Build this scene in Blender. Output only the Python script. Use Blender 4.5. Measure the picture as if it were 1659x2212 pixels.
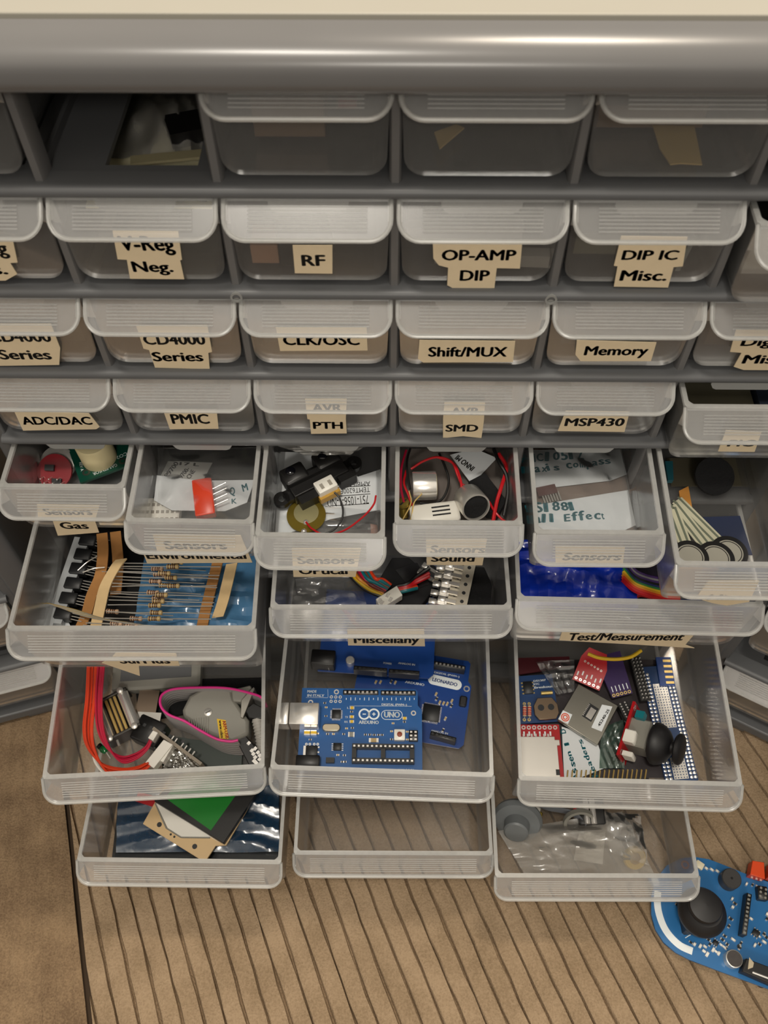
import bpy, bmesh, math, random
from mathutils import Vector, Matrix, Euler
PI = math.pi
R = math.radians
random.seed(7)
for o in list(bpy.data.objects):
    bpy.data.objects.remove(o)
SC = bpy.context.scene
COL = SC.collection
U = 0.001                                   # everything below is written in millimetres

# ---------------------------------------------------------------- camera
CAM_LOC = Vector((-0.494, -254.193, 172.381))
CAM_ROT = Euler((R(35.0165), R(0.1414), R(0.6435)))
FPX, IW, IH = 1850.0, 1659.0, 2212.0
cam_data = bpy.data.cameras.new('camera')
cam = bpy.data.objects.new('camera', cam_data)
COL.objects.link(cam)
cam.location = CAM_LOC * U
cam.rotation_euler = CAM_ROT
cam_data.sensor_fit = 'VERTICAL'
cam_data.sensor_height = 36.0
cam_data.lens = 36.0 * FPX / IH
cam_data.clip_start = 0.01
cam_data.dof.use_dof = True
cam_data.dof.focus_distance = 0.44
cam_data.dof.aperture_fstop = 20.0
SC.camera = cam

# ---------------------------------------------------------------- light, world, exposure
def area(name, loc, target, sx, sy, power, col):
    l = bpy.data.lights.new(name, 'AREA')
    l.shape = 'RECTANGLE'; l.size = sx; l.size_y = sy; l.energy = power; l.color = col
    o = bpy.data.objects.new(name, l); COL.objects.link(o)
    o.location = loc
    o.rotation_euler = (Vector(target) - Vector(loc)).to_track_quat('-Z', 'Y').to_euler()
    return o
area('ceiling_lamp', (0.34, 0.48, 1.60), (0.0, -0.08, -0.25), 0.34, 0.22, 15.5, (1.0, 0.88, 0.72))
area('ceiling_lamp', (-0.20, -0.50, 1.62), (0.0, -0.05, -0.2), 0.30, 0.12, 12.0, (1.0, 0.93, 0.82))
area('slot_fill_light', (0.08, -1.55, 0.98), (0.0, 0.0, -0.1), 0.30, 0.20, 5.5, (1.0, 0.94, 0.84))  # added low fill from the front, brightens the contents of the empty slot
w = bpy.data.worlds.new('world'); SC.world = w; w.use_nodes = True
_n = w.node_tree.nodes; _l = w.node_tree.links.new
_tc = _n.new('ShaderNodeTexCoord'); _sp = _n.new('ShaderNodeSeparateXYZ'); _rp = _n.new('ShaderNodeValToRGB')
_l(_tc.outputs['Generated'], _sp.inputs[0]); _l(_sp.outputs['Z'], _rp.inputs[0])
_rp.color_ramp.elements[0].position = 0.0; _rp.color_ramp.elements[0].color = (0.14, 0.12, 0.10, 1)
_rp.color_ramp.elements[1].position = 0.75; _rp.color_ramp.elements[1].color = (0.86, 0.78, 0.66, 1)
_l(_rp.outputs[0], _n['Background'].inputs[0]); _n['Background'].inputs[1].default_value = 0.85
SC.view_settings.view_transform = 'Standard'
SC.view_settings.look = 'None'
SC.view_settings.gamma = 1.0
SC.view_settings.use_curve_mapping = False
SC.view_settings.exposure = 0.16
SC.cycles.max_bounces = 9
SC.cycles.transparent_max_bounces = 28
SC.cycles.transmission_bounces = 6

# ---------------------------------------------------------------- materials
def lin(h):
    h = h.lstrip('#')
    f = lambda v: v / 12.92 if v <= 0.04045 else ((v + 0.055) / 1.055) ** 2.4
    return tuple(f(int(h[i:i + 2], 16) / 255.0) for i in (0, 2, 4)) + (1.0,)
MATS = {}
def mat(name, hexcol, rough=0.5, metal=0.0, var=0.06, scale=60.0, bump=0.0, spec=0.5, coat=0.0):
    """opaque surface whose colour drifts a little with noise"""
    if name in MATS: return MATS[name]
    m = bpy.data.materials.new(name); m.use_nodes = True
    nt = m.node_tree; b = nt.nodes['Principled BSDF']
    tc = nt.nodes.new('ShaderNodeTexCoord'); nz = nt.nodes.new('ShaderNodeTexNoise')
    nz.inputs['Scale'].default_value = scale; nz.inputs['Detail'].default_value = 3
    nt.links.new(tc.outputs['Object'], nz.inputs['Vector'])
    mx = nt.nodes.new('ShaderNodeMixRGB'); mx.blend_type = 'MIX'
    c = lin(hexcol)
    mx.inputs[1].default_value = tuple(max(0, v * (1 - var)) for v in c[:3]) + (1,)
    mx.inputs[2].default_value = tuple(min(1, v * (1 + var)) for v in c[:3]) + (1,)
    nt.links.new(nz.outputs['Fac'], mx.inputs[0]); nt.links.new(mx.outputs[0], b.inputs['Base Color'])
    b.inputs['Roughness'].default_value = rough; b.inputs['Metallic'].default_value = metal
    b.inputs['Specular IOR Level'].default_value = spec
    b.inputs['Coat Weight'].default_value = coat
    if bump:
        bp = nt.nodes.new('ShaderNodeBump'); bp.inputs['Strength'].default_value = bump; bp.inputs['Distance'].default_value = 0.0006
        nt.links.new(nz.outputs['Fac'], bp.inputs['Height']); nt.links.new(bp.outputs[0], b.inputs['Normal'])
    MATS[name] = m
    return m
def clear(name, hexcol, veil, gloss=0.06, rough=0.15, tint='#ffffff', bump=0.0, scale=300.0, transl=0.5):
    """see-through plastic: a milky scattering share, a clear share, a glossy skin"""
    if name in MATS: return MATS[name]
    m = bpy.data.materials.new(name); m.use_nodes = True
    nt = m.node_tree; N = nt.nodes; N.clear(); lk = nt.links.new
    out = N.new('ShaderNodeOutputMaterial')
    tr = N.new('ShaderNodeBsdfTransparent'); tr.inputs[0].default_value = lin(tint)
    df = N.new('ShaderNodeBsdfDiffuse'); df.inputs[0].default_value = lin(hexcol)
    tl = N.new('ShaderNodeBsdfTranslucent'); tl.inputs[0].default_value = lin(hexcol)
    gl = N.new('ShaderNodeBsdfGlossy'); gl.inputs['Roughness'].default_value = rough; gl.inputs[0].default_value = (1, 1, 1, 1)
    a = N.new('ShaderNodeMixShader'); a.inputs[0].default_value = transl
    lk(df.outputs[0], a.inputs[1]); lk(tl.outputs[0], a.inputs[2])
    tc = N.new('ShaderNodeTexCoord'); nz = N.new('ShaderNodeTexNoise'); nz.inputs['Scale'].default_value = scale
    lk(tc.outputs['Object'], nz.inputs['Vector'])
    mr = N.new('ShaderNodeMapRange'); mr.inputs[3].default_value = veil * 0.85; mr.inputs[4].default_value = veil * 1.15
    lk(nz.outputs['Fac'], mr.inputs[0])
    b = N.new('ShaderNodeMixShader'); lk(mr.outputs[0], b.inputs[0]); lk(tr.outputs[0], b.inputs[1]); lk(a.outputs[0], b.inputs[2])
    fr = N.new('ShaderNodeFresnel'); fr.inputs[0].default_value = 1.46
    mu = N.new('ShaderNodeMath'); mu.operation = 'MULTIPLY'; mu.inputs[1].default_value = gloss / 0.04
    mu.use_clamp = True
    lk(fr.outputs[0], mu.inputs[0])
    cc = N.new('ShaderNodeMixShader'); lk(mu.outputs[0], cc.inputs[0]); lk(b.outputs[0], cc.inputs[1]); lk(gl.outputs[0], cc.inputs[2])
    if bump:
        bp = N.new('ShaderNodeBump'); bp.inputs['Strength'].default_value = bump; bp.inputs['Distance'].default_value = 0.001
        nz2 = N.new('ShaderNodeTexNoise'); nz2.inputs['Scale'].default_value = 90.0; nz2.inputs['Detail'].default_value = 2
        lk(tc.outputs['Object'], nz2.inputs['Vector'])
        lk(nz2.outputs['Fac'], bp.inputs['Height'])
        for n in (gl, df): lk(bp.outputs[0], n.inputs['Normal'])
    lk(cc.outputs[0], out.inputs[0])
    MATS[name] = m
    return m

# ---------------------------------------------------------------- mesh builder (millimetres)
def V(*a): return Vector(a)
def catmull(pts, n=8):
    P = [Vector(p) for p in pts]
    if len(P) < 3: return P
    out = []
    Q = [P[0] * 2 - P[1]] + P + [P[-1] * 2 - P[-2]]
    for i in range(1, len(Q) - 2):
        a, b, c, d = Q[i - 1], Q[i], Q[i + 1], Q[i + 2]
        for k in range(n):
            t = k / n
            out.append(0.5 * (2 * b + (c - a) * t + (2 * a - 5 * b + 4 * c - d) * t * t + (3 * b - a - 3 * c + d) * t ** 3))
    out.append(P[-1])
    return out
FONT_CACHE = {}
def text_mesh(s, bold):
    k = (s, bold)
    if k not in FONT_CACHE:
        cu = bpy.data.curves.new('ink', 'FONT'); cu.body = s; cu.size = 1.0; cu.offset = 0.0
        cu.resolution_u = 3
        o = bpy.data.objects.new('ink', cu); COL.objects.link(o)
        dg = bpy.context.evaluated_depsgraph_get(); dg.update()
        me = bpy.data.meshes.new_from_object(o.evaluated_get(dg))
        vs = [v.co.copy() for v in me.vertices]; fs = [tuple(p.vertices) for p in me.polygons]
        bpy.data.objects.remove(o); bpy.data.curves.remove(cu); bpy.data.meshes.remove(me)
        xs = [v.x for v in vs] or [0, 1]
        FONT_CACHE[k] = (vs, fs, min(xs), max(xs))
    return FONT_CACHE[k]
class MB:
    def __init__(s): s.v = []; s.f = []; s.M = Matrix.Identity(4)
    def at(s, M): s.M = M; return s
    def add(s, vs, fs):
        n = len(s.v); s.v += [s.M @ Vector(v) for v in vs]; s.f += [tuple(i + n for i in f) for f in fs]; return s
    def box(s, cx, cy, cz, sx, sy, sz, rz=0.0, c=0.0):
        """box by centre and size; c chamfers the vertical edges and the top"""
        x, y, z = sx / 2, sy / 2, sz / 2
        if c:
            o = [(-x + c, -y), (x - c, -y), (x, -y + c), (x, y - c), (x - c, y), (-x + c, y), (-x, y - c), (-x, -y + c)]
            k = max(0.0, 1 - c / max(x, 0.01)), max(0.0, 1 - c / max(y, 0.01))
            vs = [(a, b, -z) for a, b in o] + [(a, b, z - c) for a, b in o] + [(a * k[0], b * k[1], z) for a, b in o]
            fs = [tuple(range(7, -1, -1)), tuple(range(16, 24))]
            for j in (0, 8):
                for i in range(8): fs.append((j + i, j + (i + 1) % 8, j + 8 + (i + 1) % 8, j + 8 + i))
        else:
            vs = [(-x, -y, -z), (x, -y, -z), (x, y, -z), (-x, y, -z), (-x, -y, z), (x, -y, z), (x, y, z), (-x, y, z)]
            fs = [(3, 2, 1, 0), (4, 5, 6, 7), (0, 1, 5, 4), (1, 2, 6, 5), (2, 3, 7, 6), (3, 0, 4, 7)]
        T = Matrix.Translation((cx, cy, cz)) @ Matrix.Rotation(rz, 4, 'Z')
        return s.add([T @ Vector(v) for v in vs], fs)
    def prism(s, poly, z0, z1, hole=None):
        n = len(poly)
        a = sum(poly[i][0] * poly[(i + 1) % n][1] - poly[(i + 1) % n][0] * poly[i][1] for i in range(n))
        if a < 0: poly = list(poly)[::-1]
        vs = [(p[0], p[1], z0) for p in poly] + [(p[0], p[1], z1) for p in poly]
        fs = [tuple(range(n - 1, -1, -1)), tuple(range(n, 2 * n))] + [(i, (i + 1) % n, n + (i + 1) % n, n + i) for i in range(n)]
        return s.add(vs, fs)
    def ring_plate(s, cx, cy, r0, r1, z0, z1, seg=24):
        vs = []; fs = []
        for i in range(seg):
            a = 2 * PI * i / seg; c, d = math.cos(a), math.sin(a)
            vs += [(cx + r0 * c, cy + r0 * d, z0), (cx + r1 * c, cy + r1 * d, z0), (cx + r1 * c, cy + r1 * d, z1), (cx + r0 * c, cy + r0 * d, z1)]
        for i in range(seg):
            a, b = 4 * i, 4 * ((i + 1) % seg)
            for k in range(4): fs.append((a + k, b + k, b + (k + 1) % 4, a + (k + 1) % 4))
        return s.add(vs, fs)
    def lathe(s, prof, cx=0, cy=0, cz=0, seg=24, axis=None):
        """profile of (r, z) turned about z"""
        vs = []; fs = []; n = len(prof)
        for i in range(seg):
            a = 2 * PI * i / seg
            for r, z in prof: vs.append((cx + r * math.cos(a), cy + r * math.sin(a), cz + z))
        for i in range(seg):
            j = (i + 1) % seg
            for k in range(n - 1): fs.append((i * n + k, j * n + k, j * n + k + 1, i * n + k + 1))
        if prof[0][0] > 1e-6: fs.append(tuple(i * n for i in range(seg - 1, -1, -1)))
        if prof[-1][0] > 1e-6: fs.append(tuple(i * n + n - 1 for i in range(seg)))
        return s.add(vs, fs)
    def rod(s, p0, p1, r, seg=10, r1=None):
        p0, p1 = Vector(p0), Vector(p1); d = p1 - p0
        T = Matrix.Translation(p0) @ d.to_track_quat('Z', 'Y').to_matrix().to_4x4()
        r1 = r if r1 is None else r1; L = d.length
        vs = [T @ Vector((q * math.cos(2 * PI * i / seg), q * math.sin(2 * PI * i / seg), z)) for q, z in ((r, 0), (r1, L)) for i in range(seg)]
        fs = [tuple(range(seg - 1, -1, -1)), tuple(range(seg, 2 * seg))] + [(i, (i + 1) % seg, seg + (i + 1) % seg, seg + i) for i in range(seg)]
        return s.add(vs, fs)
    def tube(s, pts, r, seg=7, n=8, smooth=True):
        P = catmull(pts, n) if smooth else [Vector(p) for p in pts]
        vs = []; fs = []; up = None
        for i, p in enumerate(P):
            d = (P[min(i + 1, len(P) - 1)] - P[max(i - 1, 0)])
            d = d.normalized() if d.length > 1e-9 else Vector((1, 0, 0))
            if up is None: up = Vector((0, 0, 1)) if abs(d.z) < 0.9 else Vector((1, 0, 0))
            a = d.cross(up).normalized(); up = a.cross(d).normalized()
            for k in range(seg):
                t = 2 * PI * k / seg; vs.append(p + a * (r * math.cos(t)) + up * (r * math.sin(t)))
        m = len(P)
        for i in range(m - 1):
            for k in range(seg): fs.append((i * seg + k, i * seg + (k + 1) % seg, (i + 1) * seg + (k + 1) % seg, (i + 1) * seg + k))
        fs.append(tuple(range(seg - 1, -1, -1))); fs.append(tuple((m - 1) * seg + k for k in range(seg)))
        return s.add(vs, fs)
    def ribbon(s, pts, side, w, t=0.6, n=8):
        """flat band of width w along a path; side is the width direction"""
        P = catmull(pts, n); side = Vector(side).normalized()
        vs = []; fs = []
        for i, p in enumerate(P):
            d = P[min(i + 1, len(P) - 1)] - P[max(i - 1, 0)]
            nr = d.cross(side).normalized() * (t / 2); h = side * (w / 2)
            vs += [p - h - nr, p + h - nr, p + h + nr, p - h + nr]
        for i in range(len(P) - 1):
            a, b = 4 * i, 4 * i + 4
            for k in range(4): fs.append((a + k, a + (k + 1) % 4, b + (k + 1) % 4, b + k))
        fs += [(3, 2, 1, 0), tuple(4 * (len(P) - 1) + k for k in range(4))]
        return s.add(vs, fs)
    def sheet(s, fn, nu, nv, t=0.12):
        """closed thin film: fn(u,v) -> point, thickness t"""
        top = []; n1 = nu + 1
        for j in range(nv + 1):
            for i in range(n1): top.append(Vector(fn(i / nu, j / nv)))
        bot = [p - Vector((0, 0, t)) for p in top]; m = len(top); fs = []
        for j in range(nv):
            for i in range(nu):
                a = j * n1 + i
                fs.append((a, a + 1, a + 1 + n1, a + n1)); fs.append((m + a, m + a + n1, m + a + 1 + n1, m + a + 1))
        edge = [i for i in range(n1)] + [j * n1 + nu for j in range(1, nv + 1)] + [nv * n1 + i for i in range(nu - 1, -1, -1)] + [j * n1 for j in range(nv - 1, 0, -1)]
        for k in range(len(edge)):
            a, b = edge[k], edge[(k + 1) % len(edge)]; fs.append((b, a, m + a, m + b))
        return s.add(top + bot, fs)
    def text(s, txt, org, xd, yd, h, width=None, bold=True, center=False, lift=None):
        """lettering of cap height about h; xd,yd unit directions; width stretches it"""
        vs, fs, x0, x1 = text_mesh(txt, bold)
        if not vs: return s
        k = h / 0.72; kx = (width / (x1 - x0)) if width else k
        org, xd, yd = Vector(org), Vector(xd).normalized(), Vector(yd).normalized()
        off = -(x0 + x1) / 2 if center else -x0
        for dx, dy in (((-.04, 0), (.04, 0), (0, .02), (0, -.02)) if bold else ((0, 0),)):
            s.add([org + xd * ((v.x + off + dx) * kx) + yd * ((v.y + dy) * k) for v in vs], fs)
        return s
    def build(s, name, material, parent=None, M=None, smooth=38.0, bevel=0.0, fix=True):
        me = bpy.data.meshes.new(name)
        me.from_pydata([tuple(v * U) for v in s.v], [], s.f)
        bm = bmesh.new(); bm.from_mesh(me)
        if fix: bmesh.ops.recalc_face_normals(bm, faces=bm.faces)
        bm.to_mesh(me); bm.free()
        me.materials.append(material)
        o = bpy.data.objects.new(name, me); COL.objects.link(o)
        if parent: o.parent = parent
        if M is not None: o.matrix_local = mm(M)
        if smooth:
            try: me.shade_smooth(); me.set_sharp_from_angle(angle=R(smooth))
            except Exception: pass
        if bevel:
            md = o.modifiers.new('edge', 'BEVEL'); md.width = bevel * U; md.segments = 2; md.limit_method = 'ANGLE'; md.angle_limit = R(40)
        return o
def mm(M):
    M = M.copy(); M.translation = M.translation * U; return M
def T(x, y, z): return Matrix.Translation((x, y, z))
def RX(a): return Matrix.Rotation(a, 4, 'X')
def RY(a): return Matrix.Rotation(a, 4, 'Y')
def RZ(a): return Matrix.Rotation(a, 4, 'Z')
def tag(o, label=None, cat=None, group=None, kind=None):
    if label: o['label'] = label
    if cat: o['category'] = cat
    if group: o['group'] = group
    if kind: o['kind'] = kind
    return o
def thing(name, label, cat, M=None, group=None):
    o = bpy.data.objects.new(name, None); COL.objects.link(o); o.empty_display_size = 0.005
    if M is not None: o.matrix_world = mm(M)
    return tag(o, label, cat, group)
def copy_tree(o, parent=None):
    c = o.copy(); COL.objects.link(c)
    if parent: c.parent = parent
    for ch in [x for x in bpy.data.objects if x.parent == o]: copy_tree(ch, c)
    return c

# sight lines of the photograph: a pixel becomes a point on a given plane of the place
CR = CAM_ROT.to_matrix()
def ray(u, v): return CR @ Vector(((u - IW / 2) / FPX, -(v - IH / 2) / FPX, -1.0))
def hit(M, u, v, axis, val):
    """point, in the frame M, where the sight line of a pixel meets local axis = val"""
    I = M.inverted(); o = I @ CAM_LOC; d = I.to_3x3() @ ray(u, v)
    return o + d * ((val - o[axis]) / d[axis])
# ---------------------------------------------------------------- materials of the structure
GREY = mat('grey_cabinet_plastic', '#6c6b6b', 0.26, 0, 0.05, 40, 0.04)
GREY2 = mat('dull_grey_plastic', '#5c5d5f', 0.42, 0, 0.06, 40, 0.05)
CREAM = mat('cream_top_plastic', '#a8a499', 0.45, 0, 0.03, 30)
BODY = clear('milky_drawer_plastic', '#f4f4f2', 0.066, 0.03, 0.15)
PULL = clear('ribbed_pull_plastic', '#ffffff', 0.145, 0.045, 0.28)
RIBS = clear('grip_rib_plastic', '#fdfdfa', 0.36, 0.07, 0.2)
RIM = clear('thick_rim_plastic', '#fdfdfa', 0.42, 0.05, 0.25)
PAPER = mat('cream_label_tape', '#e2cfae', 0.7, 0, 0.05, 200)
INK = mat('black_ink', '#1c1916', 0.7, 0, 0.05, 200)

# ---------------------------------------------------------------- floor: brown ribbed carpet
FLOOR_Z = -405.0
def carpet_material(name, ridge, groove, depth):
    m = bpy.data.materials.new(name); m.use_nodes = True; nt = m.node_tree; N = nt.nodes; lk = nt.links.new
    b = N['Principled BSDF']; b.inputs['Roughness'].default_value = 0.95; b.inputs['Specular IOR Level'].default_value = 0.15
    tc = N.new('ShaderNodeTexCoord')
    n1 = N.new('ShaderNodeTexNoise'); n1.inputs['Scale'].default_value = 900; n1.inputs['Detail'].default_value = 4
    n2 = N.new('ShaderNodeTexNoise'); n2.inputs['Scale'].default_value = 45; n2.inputs['Detail'].default_value = 3
    for n in (n1, n2): lk(tc.outputs['Object'], n.inputs['Vector'])
    r = N.new('ShaderNodeValToRGB'); r.color_ramp.elements[0].color = lin(groove); r.color_ramp.elements[1].color = lin(ridge)
    r.color_ramp.elements[0].position = 0.36; r.color_ramp.elements[1].position = 0.62
    ad = N.new('ShaderNodeMath'); ad.operation = 'MULTIPLY_ADD'; ad.inputs[1].default_value = 0.5
    lk(n1.outputs['Fac'], ad.inputs[0])
    sc = N.new('ShaderNodeMath'); sc.operation = 'MULTIPLY'; sc.inputs[1].default_value = 0.5
    lk(n2.outputs['Fac'], sc.inputs[0]); lk(sc.outputs[0], ad.inputs[2])
    lk(ad.outputs[0], r.inputs[0]); lk(r.outputs[0], b.inputs['Base Color'])
    bp = N.new('ShaderNodeBump'); bp.inputs['Strength'].default_value = 0.7; bp.inputs['Distance'].default_value = 0.0012
    lk(n1.outputs['Fac'], bp.inputs['Height']); lk(bp.outputs[0], b.inputs['Normal'])
    return m
CARPET = carpet_material('tan_ribbed_carpet', '#a08a70', '#857159', 0)
CARPET2 = carpet_material('brown_worn_carpet', '#917a5f', '#6d5945', 0)
def ribs(name, origin, d, pitch, gw, depth, n0, n1, l0, l1, keep, material, soft):
    """parallel carpet ribs along d; keep = (point, normal) half-plane"""
    d = Vector((d[0], d[1], 0)).normalized(); s = Vector((-d.y, d.x, 0)); mb = MB(); rr = random.Random(3)
    o = Vector((origin[0], origin[1], FLOOR_Z)); segs = 70
    if soft: prof = [(k / 8, -depth * (0.5 - 0.5 * math.cos(2 * PI * k / 8))) for k in range(8)]
    else: prof = [(0.0, -depth * .9), (gw * .35, -depth), (gw * .7, -depth * .6), (gw, -0.5), (gw + .05, -0.05), (0.55, 0.12), (0.97, -0.15), (0.985, -depth * .5)]
    cols = []
    for i in range(n0, n1):
        for q, z in prof: cols.append((i + q, z))
    ph = [rr.uniform(0, 6) for _ in range(400)]
    vs = []; m = len(cols)
    for j in range(segs + 1):
        l = l0 + (l1 - l0) * j / segs
        for k, (c, z) in enumerate(cols):
            wob = 0.35 * math.sin(l * 0.06 + ph[k // len(prof) % 400]) + 0.25 * math.sin(l * 0.23 + ph[(k // len(prof) * 7) % 400]) + rr.uniform(-.12, .12)
            vs.append(o + d * l + s * (c * pitch + wob) + Vector((0, 0, z + rr.uniform(-.12, .12))))
    fs = [(j * m + k, j * m + k + 1, (j + 1) * m + k + 1, (j + 1) * m + k) for j in range(segs) for k in range(m - 1)]
    bm = bmesh.new(); bv = [bm.verts.new(v) for v in vs]
    for f in fs: bm.faces.new([bv[i] for i in f])
    for pt, nr in keep:
        g = list(bm.verts) + list(bm.edges) + list(bm.faces)
        bmesh.ops.bisect_plane(bm, geom=g, plane_co=Vector(pt), plane_no=Vector(nr), clear_outer=True)
    bm.verts.index_update()
    mb.v = [v.co.copy() for v in bm.verts]; mb.f = [tuple(v.index for v in f.verts) for f in bm.faces]; bm.free()
    return mb
SEAM = ((-212.8, -89.8, 0), (0.949, 0.314, 0))      # point on the seam, normal towards the right-hand carpet
a = ribs('floor', (-138.4, -142), (0.40, -0.916), 11.6, 0.12, 3.6, -28, 56, -560, 330, [(SEAM[0], tuple(-x for x in SEAM[1]))], CARPET, False)
fl = a.build('floor', CARPET, smooth=35, fix=True); tag(fl, 'tan carpet with narrow dark grooves running slantwise below the drawers', None, None, 'structure')
b = ribs('floor', (-243.5, -58.8), (0.215, -0.977), 9.3, 0.3, 1.1, -26, 16, -420, 330, [((-215.8, -90.8, 0), SEAM[1])], CARPET2, True)
f2 = b.build('floor_left', CARPET2, smooth=180, fix=True); tag(f2, 'darker brown carpet with soft stripes left of the seam', None, None, 'structure')
c = MB().box(0, 0, FLOOR_Z - 5.5, 1400, 1100, 3)
tag(c.build('floor_backing', mat('dark_carpet_backing', '#3a2c1e', 0.95)), 'dark backing under the carpet pile', None, None, 'structure')

# ---------------------------------------------------------------- the drawer cabinet
S, RP, LP = 60.0, 43.77, 76.0
BAR_Z = [RP, 0, -RP, -2 * RP, -3 * RP, -4 * RP, -4 * RP - LP, -4 * RP - 2 * LP, -388.0]   # underside line of each row
def rim_z(row): return -(row - 2) * RP - 5 if row <= 6 else -4 * RP - 5 - (row - 6) * LP
CW = 3 * S + 5.0                       # half width of the casing
DEPTH = 172.0
def rounded_bar(mb, x0, x1, y, z, ry, rz):
    """horizontal moulding with a bull nose front"""
    pr = [(y + 8, z + rz)] + [(y - ry * math.sin(t), z + rz * math.cos(t)) for t in [PI * k / 8 for k in range(9)]] + [(y + 8, z - rz)]
    n = len(pr); vs = [(x0, p[0], p[1]) for p in pr] + [(x1, p[0], p[1]) for p in pr]
    fs = [tuple(range(n)), tuple(range(2 * n - 1, n - 1, -1))] + [(i, n + i, n + (i + 1) % n, (i + 1) % n) for i in range(n)]
    mb.add(vs, fs)
def make_cabinet(M, label, main):
    root = thing('drawer_cabinet', label, 'cabinet', M)
    bot = BAR_Z[8] - 3
    # casing: two sides, back, base plinth
    c = MB()
    for sx in (-1, 1):
        c.prism([(sx * (CW), 3), (sx * (CW), DEPTH), (sx * (CW - 4), DEPTH), (sx * (CW - 4), 3)], bot - 8, 50)
        c.prism([(sx * (CW + 1), 1), (sx * (CW + 1), 9), (sx * (CW - 5.5), 9), (sx * (CW - 5.5), 1)], bot - 8, 42)
        if not main:                   # the angled cabinets have broad rounded stiles
            c.prism([(sx * (CW - 1), 9), (sx * (CW - 1), 1), (sx * (CW + 1), -1.5), (sx * (CW + 11), -1.5), (sx * (CW + 14), 0.5), (sx * (CW + 15), 4), (sx * (CW + 15), DEPTH), (sx * (CW + 11), DEPTH), (sx * (CW + 11), 9)], bot - 8, 50)
    c.box(0, DEPTH - 1, (bot + 50) / 2, 2 * CW, 3, 50 - bot)
    c.build('casing', GREY2, root, bevel=0.9)
    b = MB(); b.box(0, 4, bot - 4, 2 * CW + 2, 12, 9); b.box(0, DEPTH / 2, bot - 4, 2 * CW, DEPTH, 3)
    for sx in (-1, 1):
        for yy in (6, DEPTH - 14): b.box(sx * (CW - 22), yy, bot - 9.5, 40, 14, 6)
    b.build('base', GREY2, root, bevel=1.2)
    # big rolled top edge
    t = MB()
    pr = [(6, 47), (0.2, 47), (0.2, 53.2)]
    pr += [(-1.0 - 13.0 * math.sin(a), 44.5 + 8.6 * math.cos(a)) for a in [R(8 + 82 * k / 10) for k in range(11)]]
    pr += [(-14.0, 42), (-13.7, 40.0), (-12.6, 38.6), (-10.5, 37.6), (-8, 37.4), (2, 39), (6, 39)]
    n = len(pr); x0, x1 = -CW - 6, CW + 6
    t.add([(x0, p[0], p[1]) for p in pr] + [(x1, p[0], p[1]) for p in pr],
          [tuple(range(n)), tuple(range(2 * n - 1, n - 1, -1))] + [(i, n + i, n + (i + 1) % n, (i + 1) % n) for i in range(n)])
    t.build('top_edge', GREY, root, smooth=50)
    tp = MB().box(0, DEPTH / 2 + 2.5, 51.5, 2 * CW + 10, DEPTH - 0.6, 4.6)
    tag(tp.build('top_panel', CREAM, root, bevel=0.5), 'cream panel let into the top edge')
    # shelves with bull-nosed front and rectangular openings
    for k in range(1, 8):
        z = BAR_Z[k]
        s = MB(); rounded_bar(s, -3 * S - 1, 3 * S + 1, 0.0, z - 2.2, 2.6, 2.3)
        big = k >= 5; n = 3 if big else 6; w = 2 * S if big else S
        s.box(0, 7.5, z - 1.6, 6 * S, 9, 2.2); s.box(0, DEPTH - 22, z - 1.6, 6 * S, 40, 2.2)
        for i in range(n + 1):
            xc = -3 * S + i * w
            if i < n:
                s.prism([(xc + 0.0, 12), (xc + 20, 12), (xc + 20, DEPTH - 42), (xc, DEPTH - 42)], z - 2.7, z - 0.5)
                s.prism([(xc + w - 8, 12), (xc + w, 12), (xc + w, DEPTH - 42), (xc + w - 8, DEPTH - 42)], z - 2.7, z - 0.5)
            if 0 < i < n:
                s.box(xc, DEPTH / 2, z + 0.9, 1.6, DEPTH - 24, 4)
        s.build('shelf', GREY2, root, bevel=0.0)
    # upright dividers at the front
    for row in range(1, 9):
        zt, zb = BAR_Z[row - 1] - 4.6, BAR_Z[row] + 0.0
        if row == 1: zt = 40
        n = 6 if row <= 5 else 3; w = 6 * S / n
        for i in range(1, n):
            MB().at(T(-3 * S + i * w, 2.2, 0)).prism([(-2.1, 8), (-2.1, 0.8), (-1.2, -0.6), (1.2, -0.6), (2.1, 0.8), (2.1, 8)], zb - 1, zt + 1).build('divider', GREY, root)
        # stop tabs that hang from each shelf
        if main:
            for i in range(n):
                if row == 1 or (row > 5): continue
                xc = -3 * S + (i + .5) * w
                q = [(-14, 0), (14, 0), (14, -6), (12.6, -8.4), (11, -9.2), (-11, -9.2), (-12.6, -8.4), (-14, -6)]
                MB().at(T(xc, 3.4, BAR_Z[row - 1] - 3.4) @ RX(PI / 2)).prism(q, -0.8, 0.8).build('stop_tab', mat('stop_tab_plastic', '#a3a4a3', 0.35), root)
    if main:
        for u, v in ((511, 641), (1190, 646)):
            p = hit(M, u, v, 1, -2.0)
            r_ = MB().at(T(p.x, -2.2, p.z) @ RX(PI / 2))
            r_.ring_plate(0, 0, 1.5, 2.3, -1.5, 0.5, 20); r_.lathe([(1.6, -1.5), (1.6, 0.0), (0.9, 0.25), (0.0, 0.3)], seg=16)
            tag(r_.build('rivet', mat('rivet_plastic', '#8b8c8a', 0.4), root), 'round rivet plug on the rail')
    return root
CAB = Matrix.Identity(4)
make_cabinet(CAB, 'wide grey drawer cabinet with cream top, facing the viewer in the middle', True)
CABL = T(-200, -12, 0) @ RZ(R(17)) @ T(-CW - 15, 0, 0)
CABR = T(196, -7, 0) @ RZ(R(-29)) @ T(CW + 15, 0, 0)
make_cabinet(CABL, 'angled grey drawer cabinet cut off at the left edge', False)
make_cabinet(CABR, 'angled grey drawer cabinet cut off at the right edge', False)

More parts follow.
